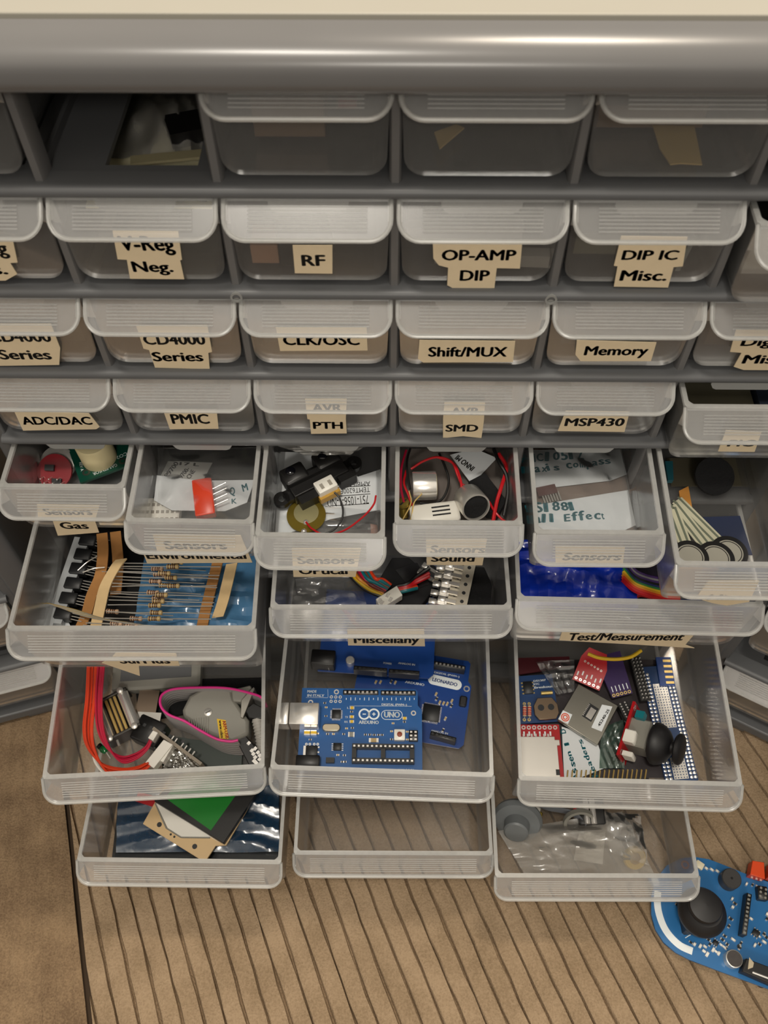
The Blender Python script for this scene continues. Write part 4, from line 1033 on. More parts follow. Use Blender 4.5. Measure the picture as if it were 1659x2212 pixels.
# ribbon cable on edge, magenta edge strand on top
rc = thing('ribbon_cable', 'grey ribbon cable with magenta edge curling round the grey hood', 'cable', frame(K))
FK = frame(K)
tp = [(1560, 385), (1530, 330), (1470, 300), (1300, 262), (1100, 258), (950, 268), (880, 300), (862, 350), (880, 400), (930, 440), (1020, 475), (1120, 535), (1230, 592), (1320, 608), (1370, 600)]
top = [hit(FK, *zr(x, y), 2, 22) for x, y in tp]
P = catmull(top, 6)
wv = []; wf = []
n = len(P); wid = 20.0
for i, p in enumerate(P):
    t_ = i / (n - 1); lean = Vector((2.5 * t_ - 1, -3 * t_, 0)); low = p - Vector((0, 0, wid)) + lean
    d = (P[min(i + 1, n - 1)] - P[max(i - 1, 0)]).normalized(); nr = Vector((-d.y, d.x, 0)) * .45
    m_ = 14
    for k in range(m_ + 1):
        c = p.lerp(low, k / m_); rip = nr * (1 + .5 * (k % 2)); wv += [c - rip, c + rip]
m2 = 2 * (14 + 1)
for i in range(n - 1):
    for k in range(14):
        for s_ in (0, 1):
            a = i * m2 + 2 * k + s_; wf.append((a, a + 2, a + 2 + m2, a + m2) if s_ else (a, a + m2, a + 2 + m2, a + 2))
    for k in (0, 14): a = i * m2 + 2 * k; wf.append((a, a + 1, a + 1 + m2, a + m2))
for i in (0, n - 1): wf.append(tuple(i * m2 + 2 * k for k in range(15)) + tuple(i * m2 + 2 * k + 1 for k in range(14, -1, -1)))
MB().add(wv, wf).build('strands', GREYRIB, rc, smooth=0)
tag(MB().tube([p + Vector((0, 0, .2)) for p in P], .75, 7, smooth=False).build('edge_strand', MAGENTA, rc), 'magenta edge strand')
q = [hit(FK, *zr(x, y), 2, 14) for x, y in ((1330, 545), (1385, 530), (1530, 700), (1500, 760), (1445, 770))]
ib = MB().prism([(p.x, p.y) for p in q], 3, 16).build('plug', BLACK, rc, bevel=.5)
for x, y in ((1460, 668), (1482, 655), (1470, 690), (1500, 680), (1482, 712), (1512, 700), (1475, 735), (1510, 725), (1488, 748), (1440, 620)):
    p_ = hit(FK, *zr(x, y), 2, 16); MB().box(p_.x, p_.y, 16.1, 2.0, 1.8, .3, .8).build('contact', STEEL, ib)
rg = It('cable_end', 'short ribbed grey cable hanging at the right wall of the red wire drawer', 'cable', K, zr(1495, 460), zr(1525, 700), 16)
rp = [(0, 0, 0), (rg.len * .5, .5, -2), (rg.len, 0, -6)]
pr_ = catmull(rp, 12)
mbr = MB()
for i in range(len(pr_) - 1): mbr.rod(pr_[i], pr_[i + 1], 3.4 if i % 2 else 3.0, 12)
rg.part('sleeve', mbr, mat('pale_grey_sleeve', '#a5a19a', .55))
for x, y in ((985, 805), (1215, 690)):
    pass

# ---------------------------------------------------------------- bottom left wide drawer: display in antistatic film
K = 'r8c0'
def zs(x, y): return (140 + x / 2.9625, 1680 + y / 2.9625)
flat('antistatic_bag', 'black lower sheet under the blue bag in the bottom left drawer', 'bag', K, [zs(330, 20), zs(1375, 20), zs(1375, 535), zs(300, 525)], .3, .5, mat('black_film', '#0f1418', .25, 0, .2, 60, .3))
film('antistatic_bag', 'shiny blue crumpled antistatic bag in the bottom left drawer', 'bag', K, [zs(345, 60), zs(1370, 10), zs(1375, 480), zs(330, 480)], 2.5, 8.0, 23, ANTISTATIC, nu=44, nv=28)
lc = It('display_module', 'green display with black bezel on a tan board in the bottom left drawer', 'display', K, zs(500, 295), zs(895, 540), 10)
pt = lambda l, z: [(p.x, p.y) for p in [lc.px(*zs(x, y), z) for x, y in l]]
lc.part('board', MB().prism(pt([(500, 295), (895, 540), (965, 435), (1032, 432), (1160, 215), (1330, -80), (1270, -140), (760, -170)], 0), -1.6, 0), PCB_TAN)
lc.part('white_panel', MB().prism(pt([(585, 165), (660, 325), (745, 380), (935, 382), (1000, 420), (580, 150)], 0), 0, .5), WHITEP)
tr_ = MB(); L_ = pt([(580, 165), (650, 322), (745, 382), (930, 384)], .1)
for a, b in zip(L_[:-1], L_[1:]): tr_.rod((a[0], a[1], .3), (b[0], b[1], .3), .5, 6)
tr_.build('trace_line', GREYP, lc.root)
for x, y, r_ in ((605, 300, 1.55), (831, 440, 1.55), (678, 363, .7), (701, 378, .7)):
    q = lc.px(*zs(x, y), 0); lc.part('mounting_hole', MB().lathe([(r_, .0), (r_, .08), (0, .08)], q.x, q.y, 0, 20), CHIP)
lc.part('bezel', MB().prism(pt([(570, 148), (1015, 420), (1230, 90), (1380, -140), (1000, -320)], 5), .3, 5), BLACK, bevel=.4)
lc.part('display_glass', MB().prism(pt([(640, 128), (935, 338), (1110, 90), (1200, -50), (940, -190)], 5.1), 5.0, 5.25), mat('green_display_glass', '#1f7a2c', .25, 0, .1, 60))
flat('breakout_board', 'corner of a red board under the display', 'circuit board', K, [zs(450, 148), zs(575, 190), zs(590, 120), zs(470, 90)], 7, 1.6, PCB_RED)

# ---------------------------------------------------------------- bottom right wide drawer: crumpled clear bag and parts
K = 'r8c2'
def zt(x, y): return (1000 + x / 2.517, 1680 + y / 2.517)
kb = It('control_dial', 'grey ribbed knob at the back left of the bottom right drawer', 'knob', K, zt(225, 190), zt(310, 215), 14)
kb.part('skirt', MB().at(T(9, 0, -2) @ RX(R(55))).lathe([(15, 0), (15.5, 2), (14, 5), (10, 6)], seg=36), mat('blue_grey_plastic', '#6a6e70', .45)); kb.part('hub', MB().at(T(9, 0, -2) @ RX(R(55))).lathe([(8, 6), (7.6, 13), (6.6, 14), (0, 14)], seg=30), mat('blue_grey_plastic', '#6a6e70', .45))
for k, (x, y) in enumerate(((345, 175), (365, 195), (395, 180), (405, 205))):
    cr = It('crystal_can', 'small brass-edged can beside the grey knob in the bottom right drawer', 'component', K, zt(x, y), zt(x + 22, y + 10), 14 - k, group='brass cans beside the grey knob')
    cr.part('can', MB().box(0, 0, 0, 5, 4, 9, c=.5), BRASS if k % 2 else ALU); cr.part('lead', MB().rod((1, 0, -4), (1.5, 0, -8), .4, 8), ALU)
rb_ = It('ribbon_cable', 'grey ribbon cable coil behind the crumpled bag', 'cable', K, zt(420, 215), zt(560, 215), 12)
for k in range(9): rb_.part('strand', MB().tube([(-3, 9 - k * .2, -4 + k * 1.1), (6, 5, -2 + k * 1.1), (20, 2, -2 + k * 1.1), (28, -5, -5 + k * 1.0)], .62, 6), mat('slate_strand', '#5d6066', .5))
rb_.part('end_ring', MB().at(T(24, -3, 2) @ RX(R(60))).ring_plate(0, 0, 8, 10, -1.5, 1.5, 32), GREYP)
sw = It('toggle_switch', 'black switch with two silver bars behind the crumpled bag', 'switch', K, zt(620, 210), zt(760, 210), 10)
sw.part('body', MB().box(sw.len / 2, 2, 0, sw.len, 16, 14, c=.8), BLACK)
for x in (.27, .53): sw.part('silver_bar', MB().rod((sw.len * x, -6, 8), (sw.len * x, 9, 8), 1.8, 14), STEEL)
flat('paper_scrap', 'tiny red scrap beside the black switch', 'scrap', K, [zt(600, 165), zt(618, 165), zt(618, 190), zt(602, 190)], 16, .6, REDW)
film('crumpled_paper', 'crumpled white tissue inside the clear bag', 'tissue', K, [zt(625, 300), zt(770, 300), zt(760, 470), zt(600, 450)], 3, 9, 31, mat('white_tissue', '#cfc8bd', .8), nu=18, nv=18)
yr = It('toroid_ring', 'yellow ring core seen through the clear bag', 'ring', K, zt(880, 430), zt(975, 430), 6)
yr.part('core', MB().at(T(yr.len / 2, 0, 0) @ RX(R(25))).lathe([(3.6, 0), (3.2, 2), (3.6, 4), (6.4, 4), (7.2, 2), (6.4, 0), (3.6, 0)], seg=32), YELLOW)
rw = yr.part('winding', MB().at(T(yr.len / 2, 0, 0) @ RX(R(25))).box(-5.5, 0, 2, 4.8, 1.2, 5).box(-5.0, 2.4, 2, 4.4, 1.2, 5, -.5), mat('dark_winding', '#5b4a20', .4))
bl_ = film('plastic_bag', 'bluish clear bag corner standing behind the yellow ring', 'bag', K, [zt(760, 190), zt(960, 200), zt(1010, 480), zt(800, 400)], 14, 6, 44, BAG, nu=20, nv=20, dome=4)
film('plastic_bag', 'large crumpled clear bag filling the bottom right drawer', 'bag', K, [zt(190, 290), zt(860, 190), zt(1040, 530), zt(330, 520)], 9, 9, 17, BAGMILK, nu=44, nv=34, dome=6)

# ---------------------------------------------------------------- the blue controller board on the carpet
es = It('controller_board', 'long blue game-style controller board on the carpet, lower right corner', 'circuit board', 'F', (1489, 2073), (1659, 2136), 5.0)
edge = [(1500, 1851), (1470, 1854), (1440, 1870), (1418, 1898), (1407, 1935), (1407, 1975), (1416, 2008), (1434, 2036), (1460, 2058), (1489, 2073), (1560, 2100), (1659, 2136), (1850, 2206), (1935, 2180), (1960, 2100), (1930, 2010), (1800, 1958), (1659, 1905), (1607, 1886), (1560, 1867), (1531, 1856)]
ep = [es.px(u, v, 0) for u, v in edge]
es.part('board', MB().prism([(p.x, p.y) for p in ep], -1.6, 0), PCB_ESP)
for u, v in ((1520, 1880), (1650, 2120), (1640, 1910)):
    q = es.px(u, v, 0); es.part('foot', MB().lathe([(3, -5.0), (3, -1.6)], q.x, q.y, 0, 16), BLACKR)
arc = [(1421, 1925), (1420, 1950), (1424, 1975), (1434, 2002), (1449, 2024), (1470, 2043), (1496, 2055)]
A_ = catmull([es.px(u, v, .06) for u, v in arc], 6)
am = MB(); vs = []
for i, p in enumerate(A_):
    d = (A_[min(i + 1, len(A_) - 1)] - A_[max(i - 1, 0)]).normalized(); s_ = Vector((-d.y, d.x, 0)) * 2.1
    vs += [(p.x - s_.x, p.y - s_.y, .06), (p.x + s_.x, p.y + s_.y, .06)]
am.add(vs, [(2 * i, 2 * i + 1, 2 * i + 3, 2 * i + 2) for i in range(len(A_) - 1)]).build('white_arc_marking', SILK, es.root, smooth=0)
q = es.px(1510, 1975, 8)
es.part('joystick_base', MB().box(q.x, q.y, 5, 20, 20, 10, .35, c=1), BLACK)
es.part('joystick_skirt', MB().lathe([(11.5, 9), (14, 12), (14.2, 15), (12.6, 19), (9.5, 22)], q.x, q.y, 0, 40), BLACKR)
q2 = es.px(1522, 1952, 26); es.part('thumb_cap', MB().lathe([(8, 20), (9.6, 22.6), (9.9, 24.5), (9.2, 26), (6, 26.9), (0, 27.2)], q.x + (q2.x - q.x) * .6, q.y + (q2.y - q.y) * .6, 0, 40), BLACKR)
q = es.px(1581, 1897, 8); bz = es.part('buzzer', MB().lathe([(6.0, 0), (6.0, 7.4), (5.5, 8), (0, 8)], q.x, q.y, 0, 36), mat('dark_grey_buzzer', '#3a3837', .45))
MB().lathe([(.8, 8.02), (.8, 8.06), (0, 8.06)], q.x, q.y, 0, 16).build('sound_hole', BLACK, bz)
header(es, (1619, 1930), (1608, 2019), 10, 0, 7.5, 3.0, hole_m=GREYP)
q = es.px(1586, 2071, 5); mi = es.part('microphone', MB().lathe([(4.9, 0), (4.9, 5.2), (4.5, 5.5)], q.x, q.y, 0, 32), ALU)
MB().lathe([(4.4, 5.5), (4.4, 5.6), (0, 5.6)], q.x, q.y, 0, 32).build('felt_disc', mat('grey_felt', '#4a4645', .95, 0, .2, 500, .4), mi)
q0 = [es.px(u, v, 8) for u, v in ((1612, 2070), (1720, 2110), (1712, 2145), (1604, 2098))]
sp_ = es.part('slide_control', MB().prism([(p.x, p.y) for p in q0], 0, 8), BLACK, bevel=.4)
q0 = [es.px(u, v, 8.1) for u, v in ((1618, 2068), (1628, 2080), (1626, 2090), (1615, 2094))]
MB().prism([(p.x, p.y) for p in q0], 8, 8.5).build('end_bracket', mat('pale_gold_metal', '#d9cbb0', .3, .9), sp_)
a, b = es.px(1625, 2100, 8), es.px(1700, 2128, 8); MB().rod((a.x, a.y, 8), (b.x, b.y, 8), .7, 8).build('rail', STEEL, sp_)
q0 = [es.px(u, v, 9) for u, v in ((1627, 1858), (1652, 1862), (1654, 1898), (1622, 1888))]
oc = es.part('orange_connector', MB().prism([(p.x, p.y) for p in q0], 0, 8), ORANGEP, bevel=.3)
for u, v in ((1624, 1893), (1634, 1896), (1643, 1899), (1647, 1870), (1634, 1866)):
    q = es.px(u, v, 4); MB().box(q.x, q.y, 4, 1.2, 2.4, 1).build('pin', STEEL, oc)
q0 = [es.px(u, v, 6) for u, v in ((1662, 1866), (1690, 1872), (1690, 1905), (1658, 1896))]
es.part('orange_connector', MB().prism([(p.x, p.y) for p in q0], 0, 8), ORANGEP, bevel=.3)
q = es.px(1646, 1930, 3); tm = es.part('trimmer', MB().box(q.x, q.y, 2.5, 6, 8, 5, .2, c=.5), BLACK)
for i in range(3):
    for j in range(2): MB().lathe([(.8, 5.0), (.7, 5.3), (0, 5.3)], q.x - 1.5 + j * 3, q.y - 2.5 + i * 2.5, 0, 10).build('contact', GREYP, tm)
q = es.px(1512, 1868, 2); es.part('light_sensor', MB().box(q.x, q.y, 1, 5.0, 4.4, 2.0, -.3, c=.3), mat('pale_led', '#e9e0c4', .3))
rr = random.Random(12)
SM = [(1525, 1876), (1537, 1879), (1549, 1882), (1581, 1942), (1587, 1952), (1582, 1960), (1578, 1985), (1574, 2001), (1462, 1955), (1483, 1980), (1497, 2002), (1512, 2010), (1492, 2036), (1500, 2040), (1512, 2044), (1522, 2045), (1530, 2030), (1533, 2040), (1520, 2055), (1527, 2062), (1540, 2052), (1546, 2056), (1552, 2060), (1558, 2042), (1563, 2046), (1568, 2048), (1560, 2030), (1565, 2022), (1570, 2040), (1583, 2030), (1600, 2038), (1597, 2048), (1612, 1910), (1625, 1912), (1635, 1915), (1636, 2012), (1638, 2022), (1630, 2042), (1640, 2040), (1650, 2018), (1655, 2025), (1650, 2035), (1622, 1985), (1657, 1975), (1656, 1985)]
for u, v in SM: pads2(es, u, v, rr.uniform(2.0, 3.0), rr.uniform(1.0, 1.5), rr.uniform(.7, 1.1), WHITEP if rr.random() < .5 else CHIP, rz=rr.choice((-.35, 1.22)))
for u, v, s_ in ((1545, 2037, 3), (1632, 2016, 4)): ic(es, u, v, s_, s_ * .9, 1.2, 3, rz=-.35)
a, b = es.px(1480, 2026, .06), es.px(1502, 2013, .06); dl = MB(); dl.rod(a, b, .25, 5); dl.at(T(.8, .9, 0)).rod(a, b, .25, 5); dl.build('board_marking', SILK, es.root)
q = es.px(1480, 1868, 0); es.part('mounting_hole', MB().ring_plate(q.x, q.y, 1.5, 2.6, 0, .08), COPPER)
for u, v in ((1597, 2045),):
    q = es.px(u, v, 0); es.part('mounting_hole', MB().lathe([(1.4, .02), (1.4, .08), (0, .08)], q.x, q.y, 0, 18), CHIP)
# ---------------------------------------------------------------- surplus drawer: taped resistors, chip carrier, blue bag
K = 'r6c0'
def za(x, y): return (x / 2.765, 1120 + y / 2.765)
flat('antistatic_sheet', 'black film lining the resistor drawer', 'film', K, [za(330, 40), za(1000, 40), za(1000, 655), za(310, 650)], .3, .5, mat('dark_film', '#17181a', .3, 0, .2, 60, .3))
film('antistatic_bag', 'blue glossy bag at the right of the resistor drawer', 'bag', K, [za(880, 120), za(1535, 120), za(1520, 670), za(800, 670)], 1.2, 4.6, 51, mat('blue_bag_film', '#4d7ba3', .16, 0, .25, 60, .35, .7), nu=34, nv=28, sharp=True)
film('paper_bag', 'torn white paper bag corner at the front left of the resistor drawer', 'bag', K, [za(300, 570), za(380, 560), za(440, 680), za(285, 680)], 2, 3, 9, WHITEPAPER, nu=10, nv=10)
cs_ = It('chip_carrier', 'pale carrier strip with a row of black chips along the left of the resistor drawer', 'component strip', K, za(350, 640), za(515, 150), 6)
cs_.part('carrier_rail', MB().box(cs_.len / 2, 4.5, 0, cs_.len * 1.1, 4.5, 4), mat('pale_grey_carrier', '#a9adb0', .4))
for k in range(6):
    x = 6 + k * cs_.len / 5.6
    cs_.part('carrier_tooth', MB().box(x - 4.4, 1.2, .4, 2.4, 6, 3), mat('pale_grey_carrier', '#a9adb0', .4))
    c_ = cs_.part('chip', MB().box(x, -1.5, 1.4, 6.4, 9, 4.6, c=.4), CHIP)
    l_ = MB()
    for j in range(4): l_.rod((x - 2.4 + j * 1.6, -6, 2), (x - 2.6 + j * 1.7, -11.5 - (j % 2), .5), .25, 6)
    l_.build('lead', ALU, c_)
def taped(name, label, lines, tapes, body_m, group, h, tm):
    """resistors held between paper tapes; lines: (left px, right px, body centre fraction)"""
    t = thing(name, label, 'resistors', frame(K), group); FK = frame(K)
    for i, tp_ in enumerate(tapes):
        pts = [hit(FK, *za(x, y), 2, hh) for x, y, hh in tp_]
        MB().ribbon(pts, (1, .1, .1), 6.0, .8).build('paper_tape', tm[i], t)
    for i, (a, b, f) in enumerate(lines):
        A, B = hit(FK, *za(*a), 2, h + .8 * (i % 3)), hit(FK, *za(*b), 2, h + 1.2 * (i % 2)); d = (B - A).normalized(); c = A.lerp(B, f)
        r_ = MB().at(T(*c) @ d.to_track_quat('Z', 'Y').to_matrix().to_4x4()).lathe([(.4, -3.4), (1.2, -3.0), (1.35, -2.2), (1.1, -1.4), (1.1, 1.4), (1.35, 2.2), (1.2, 3.0), (.4, 3.4)], seg=14).build('resistor', body_m, t)
        bn = MB().at(T(*c) @ d.to_track_quat('Z', 'Y').to_matrix().to_4x4())
        for z, q in ((-2.2, 1.42), (-.9, 1.2), (.2, 1.2), (1.1, 1.2)): bn.lathe([(q - .1, z - .28), (q, z - .26), (q, z + .26), (q - .1, z + .28)], seg=12)
        bn.build('band', BAND, r_)
        sag = Vector((0, 0, .6 * ((i * 7) % 3 - 1)))
        MB().tube([A, A.lerp(c, .55) + sag, c, c.lerp(B, .5) - sag, B], .28, 5, 4).build('lead', ALU, r_)
    return t
ys = [272, 300, 322, 352, 400, 412, 456, 500, 530, 562, 598]
bx_ = [1030, 1010, 965, 1010, 985, 1035, 975, 965, 950, 965, 960]
L_ = []
for y, x in zip(ys, bx_):
    f = (x - 690) / (1300 - 690.0)
    L_.append(((700 - (y - 270) * .22, y - 14 + (y % 5) * 4), (1320 - (y - 270) * .18, y + 18 - (y % 7) * 5), f + .02))
taped('resistor_tape', 'strip of tan resistors between pale paper tapes, uppermost in its drawer', L_,
      [[(725, 245, 19), (690, 290, 20), (630, 400, 18), (600, 520, 16), (570, 660, 12)], [(1385, 270, 17), (1355, 400, 16), (1330, 500, 14), (1300, 590, 12)]], TAN, 'taped resistor strips', 17, (MASK, MASK))
L2 = []
for k, (x, y) in enumerate(((940, 300), (925, 370), (945, 325), (905, 440), (930, 470), (700, 556), (870, 595), (725, 628), (830, 632), (760, 645))):
    L2.append(((640 - k * 16, y - 8), (1230 - k * 10 if k < 5 else 1050 - k * 3, y + 12 + (k % 3) * 6), max(.12, (x - 640 + k * 16) / 590.0)))
taped('resistor_tape', 'strip of brown-banded resistors between dark kraft tapes, lower in its drawer', L2,
      [[(610, 90, 14), (615, 200, 15), (600, 330, 13), (550, 450, 10), (520, 560, 7), (480, 650, 5)], [(1300, 260, 10), (1270, 380, 10), (1235, 520, 8), (1205, 655, 6)],
       [(690, 80, 11), (705, 250, 11), (700, 350, 10), (690, 455, 8)]], PINK, 'taped resistor strips', 12, (KRAFT, KRAFT, KRAFT))
ld = thing('lead_bundle', 'loose sheaf of bare component leads across the front left of its drawer', 'wires', frame(K))
for k in range(8):
    pts = [hit(frame(K), *za(x, y), 2, h) for x, y, h in ((280 + 12 * k, 505 + k * 4, 14), (450 + 10 * k, 545 + 6 * k, 15), (620 + 22 * k, 600 + 4 * k, 14), (760 + 40 * k, 620 + 7 * k, 11))]
    MB().tube(pts, .32, 5, 6).build('lead', ALU if k % 3 else GOLD, ld)
for a, b in (((465, 310), (580, 225)), ((495, 322), (625, 292))):
    wire('bare lead sticking up beside the black chips' if a[1] < 315 else 'bare lead lying across the black chips', K, [za(*a) + (16,), za((a[0] + b[0]) / 2, (a[1] + b[1]) / 2 - 8) + (17,), za(*b) + (16,)], .35, ALU, 'component_lead', 'lead')

# ---------------------------------------------------------------- miscellany drawer
K = 'r6c1'
def zb(x, y): return (560 + x / 2.9625, 1120 + y / 2.9625)
flat('foam_pad', 'black pad at the right of the Miscellany drawer', 'foam', K, [zb(1240, 300), zb(1440, 310), zb(1490, 420), zb(1480, 575), zb(1050, 575), zb(1150, 470)], .5, 10, FOAM, bevel=.5)
flat('foam_pad', 'black block in the middle of the Miscellany drawer, under the crimp strip', 'foam', K, [zb(850, 250), zb(960, 250), zb(1150, 420), zb(1020, 575), zb(930, 575), zb(760, 400)], .5, 8, mat('black_fabric', '#17171a', .8, 0, .2, 200), bevel=.5)
flat('conductive_film', 'smoky film piece behind the wire harness', 'film', K, [zb(870, 330), zb(1010, 280), zb(1090, 420), zb(980, 460)], 9, .4, clear('smoky_film', '#3c3c40', .6, .1, .2))
film('plastic_bag', 'clear flat bag at the left of the Miscellany drawer', 'bag', K, [zb(180, 360), zb(640, 380), zb(700, 600), zb(200, 580)], 5, 2.5, 61, BAG, nu=26, nv=18)
film('plastic_bag', 'small clear bag flap above the flat bag in the Miscellany drawer', 'bag', K, [zb(230, 390), zb(420, 370), zb(370, 470), zb(250, 490)], 12, 1, 62, BAG, nu=12, nv=10)
wh = thing('wire_harness', 'rainbow wire harness ending in a white plug', 'wires', frame(K))
cols = [BLACKW, YELLOW, mat('amber_wire', '#d98a1e', .4), BROWNW, CRIMSON, TEALW, mat('brown_wire', '#7b3d22', .4), TEALW, ORANGEW]
for k, m_ in enumerate(cols):
    pts = [hit(frame(K), *zb(x, y), 2, h) for x, y, h in ((560 + 17 * k, 330 - 2 * k, 14), (600 + 18 * k, 385, 15 + k % 3), (680 + 14 * k, 455 - 8 * k, 15 + (k % 2)), (780 + 8 * k, 500 - 9 * k, 14))]
    MB().tube(pts, 1.0, 7, 8).build('wire', m_, wh)
q0 = [hit(frame(K), *zb(x, y), 2, 17) for x, y in ((745, 515), (880, 428), (918, 490), (780, 575))]
pg_ = MB().prism([(p.x, p.y) for p in q0], 10.5, 17).build('plug', WHITEP, wh, bevel=.4)
for x, y in ((822, 492), (840, 520), (785, 540), (770, 525)):
    q = hit(frame(K), *zb(x, y), 2, 17); MB().box(q.x, q.y, 17.1, 1.6, 2.6, .4, -.5).build('latch_slot', STEEL, pg_)
for k, (m_, off) in enumerate(((REDW, 0), (REDW, 8), (BLACKW, -16), (ORANGEW, 16), (TEALW, 24))):
    pts = [hit(frame(K), *zb(x, y), 2, h) for x, y, h in ((885, 450 + off, 14), (950, 435 + off, 15), (1000, 400 + off * 1.4, 14), (1090, 350 + off * 2.2, 15))]
    if k > 2: pts = pts[:2] + [hit(frame(K), *zb(1010, 425 + off * .8), 2, 13)]
    MB().tube(pts, 1.1, 7, 8).build('wire', m_, wh)
def crimp(label, a, b, h, n, w_):
    c_ = It('crimp_strip', label, 'metal strip', K, zb(*a), zb(*b), h, group='crimp contact strips')
    c_.part('carrier', MB().box(c_.len / 2, 0, 0, c_.len, w_, .6), mat('pale_tin', '#ddd5c4', .3, .6))
    for k in range(n):
        x = (k + .5) * c_.len / n
        c_.part('feed_hole', MB().lathe([(1.0, .31), (1.0, .36), (0, .36)], x, 0, 0, 14), CHIP)
        t_ = c_.part('contact', MB().box(x + 1.5, -w_ * .5 - 3.0, .6, 1.8, 6.0, 1.8).box(x + 1.5, -w_ * .5 - 7.5, .9, 3.0, 4.0, 2.6, c=.3), STEEL)
crimp('strip of bright crimp contacts lying rightmost beside the black pad', (1350, 290), (1290, 560), 15, 5, 6)
crimp('strip of bright crimp contacts in the middle of three, long', (1290, 300), (1230, 575), 13, 5, 6)
crimp('short strip of crimp contacts slanting under the other two', (1225, 305), (1140, 425), 11, 3, 6.5)
tag(MB().tube([frame(K) @ Vector(p) for p in ((-25, 14, 10), (-16, 5, 6), (-4, 3.5, 3.2), (8, 3.8, 3.6), (17, 5, 6), (24, 13, 10))], 1.2, 8, 8).build('wire', REDW), 'red wire curving behind the front wall of the Miscellany drawer', 'wire')

# ---------------------------------------------------------------- test and measurement drawer
K = 'r6c2'
def zc(x, y): return (1099 + x / 2.9625, 1120 + y / 2.9625)
def zl(x, y): return hit(frame(K), *zc(x, y), 2, 20)
pch, PMx = crumple(K, [zc(62, 150), zc(760, 200), zc(830, 600), zc(70, 590)], 14, 8, 77, nu=40, nv=30, dome=6, sharp=True)
po = pch.build('pouch', BLUEBAG, smooth=40); po.matrix_world = mm(PMx); tag(po, 'bright blue glossy pouch filling the left of its drawer', 'pouch')
flat('foam_pad', 'dark lower padding under the blue pouch', 'foam', K, [zc(62, 240), zc(1560, 240), zc(1600, 545), zc(60, 520)], .4, 3, mat('dark_violet_foam', '#221c2c', .9, 0, .2, 300, .4))
rbw = thing('ribbon_cable', 'rainbow ribbon cable beside the blue pouch', 'cable', frame(K))
for k, m_ in enumerate((PURPLEW, mat('grey_wire', '#8d8a90', .45), PURPLEW, BLACKW, mat('navy_wire', '#1e2a60', .4), GREENW, YELLOW, mat('amber_wire', '#d98a1e', .4), ORANGEW, REDW)):
    pts = [hit(frame(K), *zc(x, y), 2, h) for x, y, h in ((740 - k * 1, 240 + k * 17, 20), (800, 330 + k * 14, 21), (880, 370 + k * 13, 21), (980, 390 + k * 14, 20), (1090, 400 + k * 14, 18))]
    MB().tube(pts, 1.35, 7, 8).build('strand', m_, rbw)
wire('red wire below the rainbow ribbon in the measurement drawer', K, [zc(800, 500) + (14,), zc(850, 485) + (16,), zc(960, 510) + (16,), zc(1090, 515) + (14,)], 1.5, REDW)
flat('circuit_board', 'small blue and red board peeping over the drawer front under the Misc. drawer', 'circuit board', K, [zc(1010, 515), zc(1450, 525), zc(1450, 560), zc(1010, 560)], 9, 1.6, PCB_DEEP)
flat('circuit_board', 'red board piece beside the blue one under the Misc. drawer', 'circuit board', K, [zc(900, 520), zc(1130, 530), zc(1130, 560), zc(900, 555)], 12, 1.6, mat('dull_red_board', '#7a2f30', .4))
film('plastic_bag', 'clear bag scrap against the front of the measurement drawer', 'bag', K, [(1300, 1330), (1540, 1335), (1540, 1400), (1310, 1396)], 2, 10, 71, BAG, nu=20, nv=12)

# ---------------------------------------------------------------- gas drawer
K = 'r5c0'
def zd(x, y): return (x / 2.9625, 780 + y / 2.9625)
rg_ = It('gas_sensor', 'round silver-rimmed sensor on a small red board', 'sensor', K, zd(240, 700), zd(460, 710), 6, rx=28)
rg_.part('board', MB().lathe([(rg_.len * .5, -1), (rg_.len * .5, .4), (0, .4)], rg_.len / 2, 0, 0, 36), mat('dark_red_board', '#8c1622', .3))
rg_.part('can', MB().lathe([(rg_.len * .50, -1), (rg_.len * .52, 1.2), (rg_.len * .50, 2), (rg_.len * .40, 2.2), (0, 2.2)], rg_.len / 2, 4.5, -4.2, 36), STEEL)
rg_.part('chip', MB().box(rg_.len * .38, 1.5, 1.2, 4.6, 3, 1.6), CHIP); rg_.part('chip', MB().box(rg_.len * .62, -5.5, 1.2, 4.6, 3.5, 1.6), CHIP)
for k in range(6): rg_.part('pin', MB().rod((rg_.len * (.2 + .12 * k), -3 - (k % 2) * 2, 0), (rg_.len * (.2 + .12 * k), -4.5 - (k % 2) * 2, 4), .35, 8), STEEL)
gs = It('gas_sensor_board', 'green sensor board with upside-down lettering and cream cylinder', 'circuit board', K, zd(510, 770), zd(860, 640), 9)
gs.part('board', MB().box(gs.len / 2, 11, -.8, gs.len, 24, 1.6), PCB_GREEN)
ink_on(gs.root, gs.M, .06, [('GAS SENSOR', zd(745, 655), zd(592, 715), 1.9), ('MODULE', zd(705, 652), zd(616, 682), 1.7), ('CO2', zd(808, 582), zd(742, 612), 2.0), ('REV A', zd(506, 650), zd(518, 705), 1.5)], SILK)
q = gs.px(*zd(628, 610), 6)
cy = gs.part('sensor_can', MB().lathe([(8.6, 0), (8.6, 13), (8.0, 14), (0, 14)], q.x, q.y + 4, 0, 40), CREAMP)
for x, y in ((552, 712), (785, 640)):
    p_ = gs.px(*zd(x, y), 0); gs.part('mounting_hole', MB().ring_plate(p_.x, p_.y, 1.0, 2.0, 0, .08), mat('dim_tin', '#6f7a70', .35, .9))

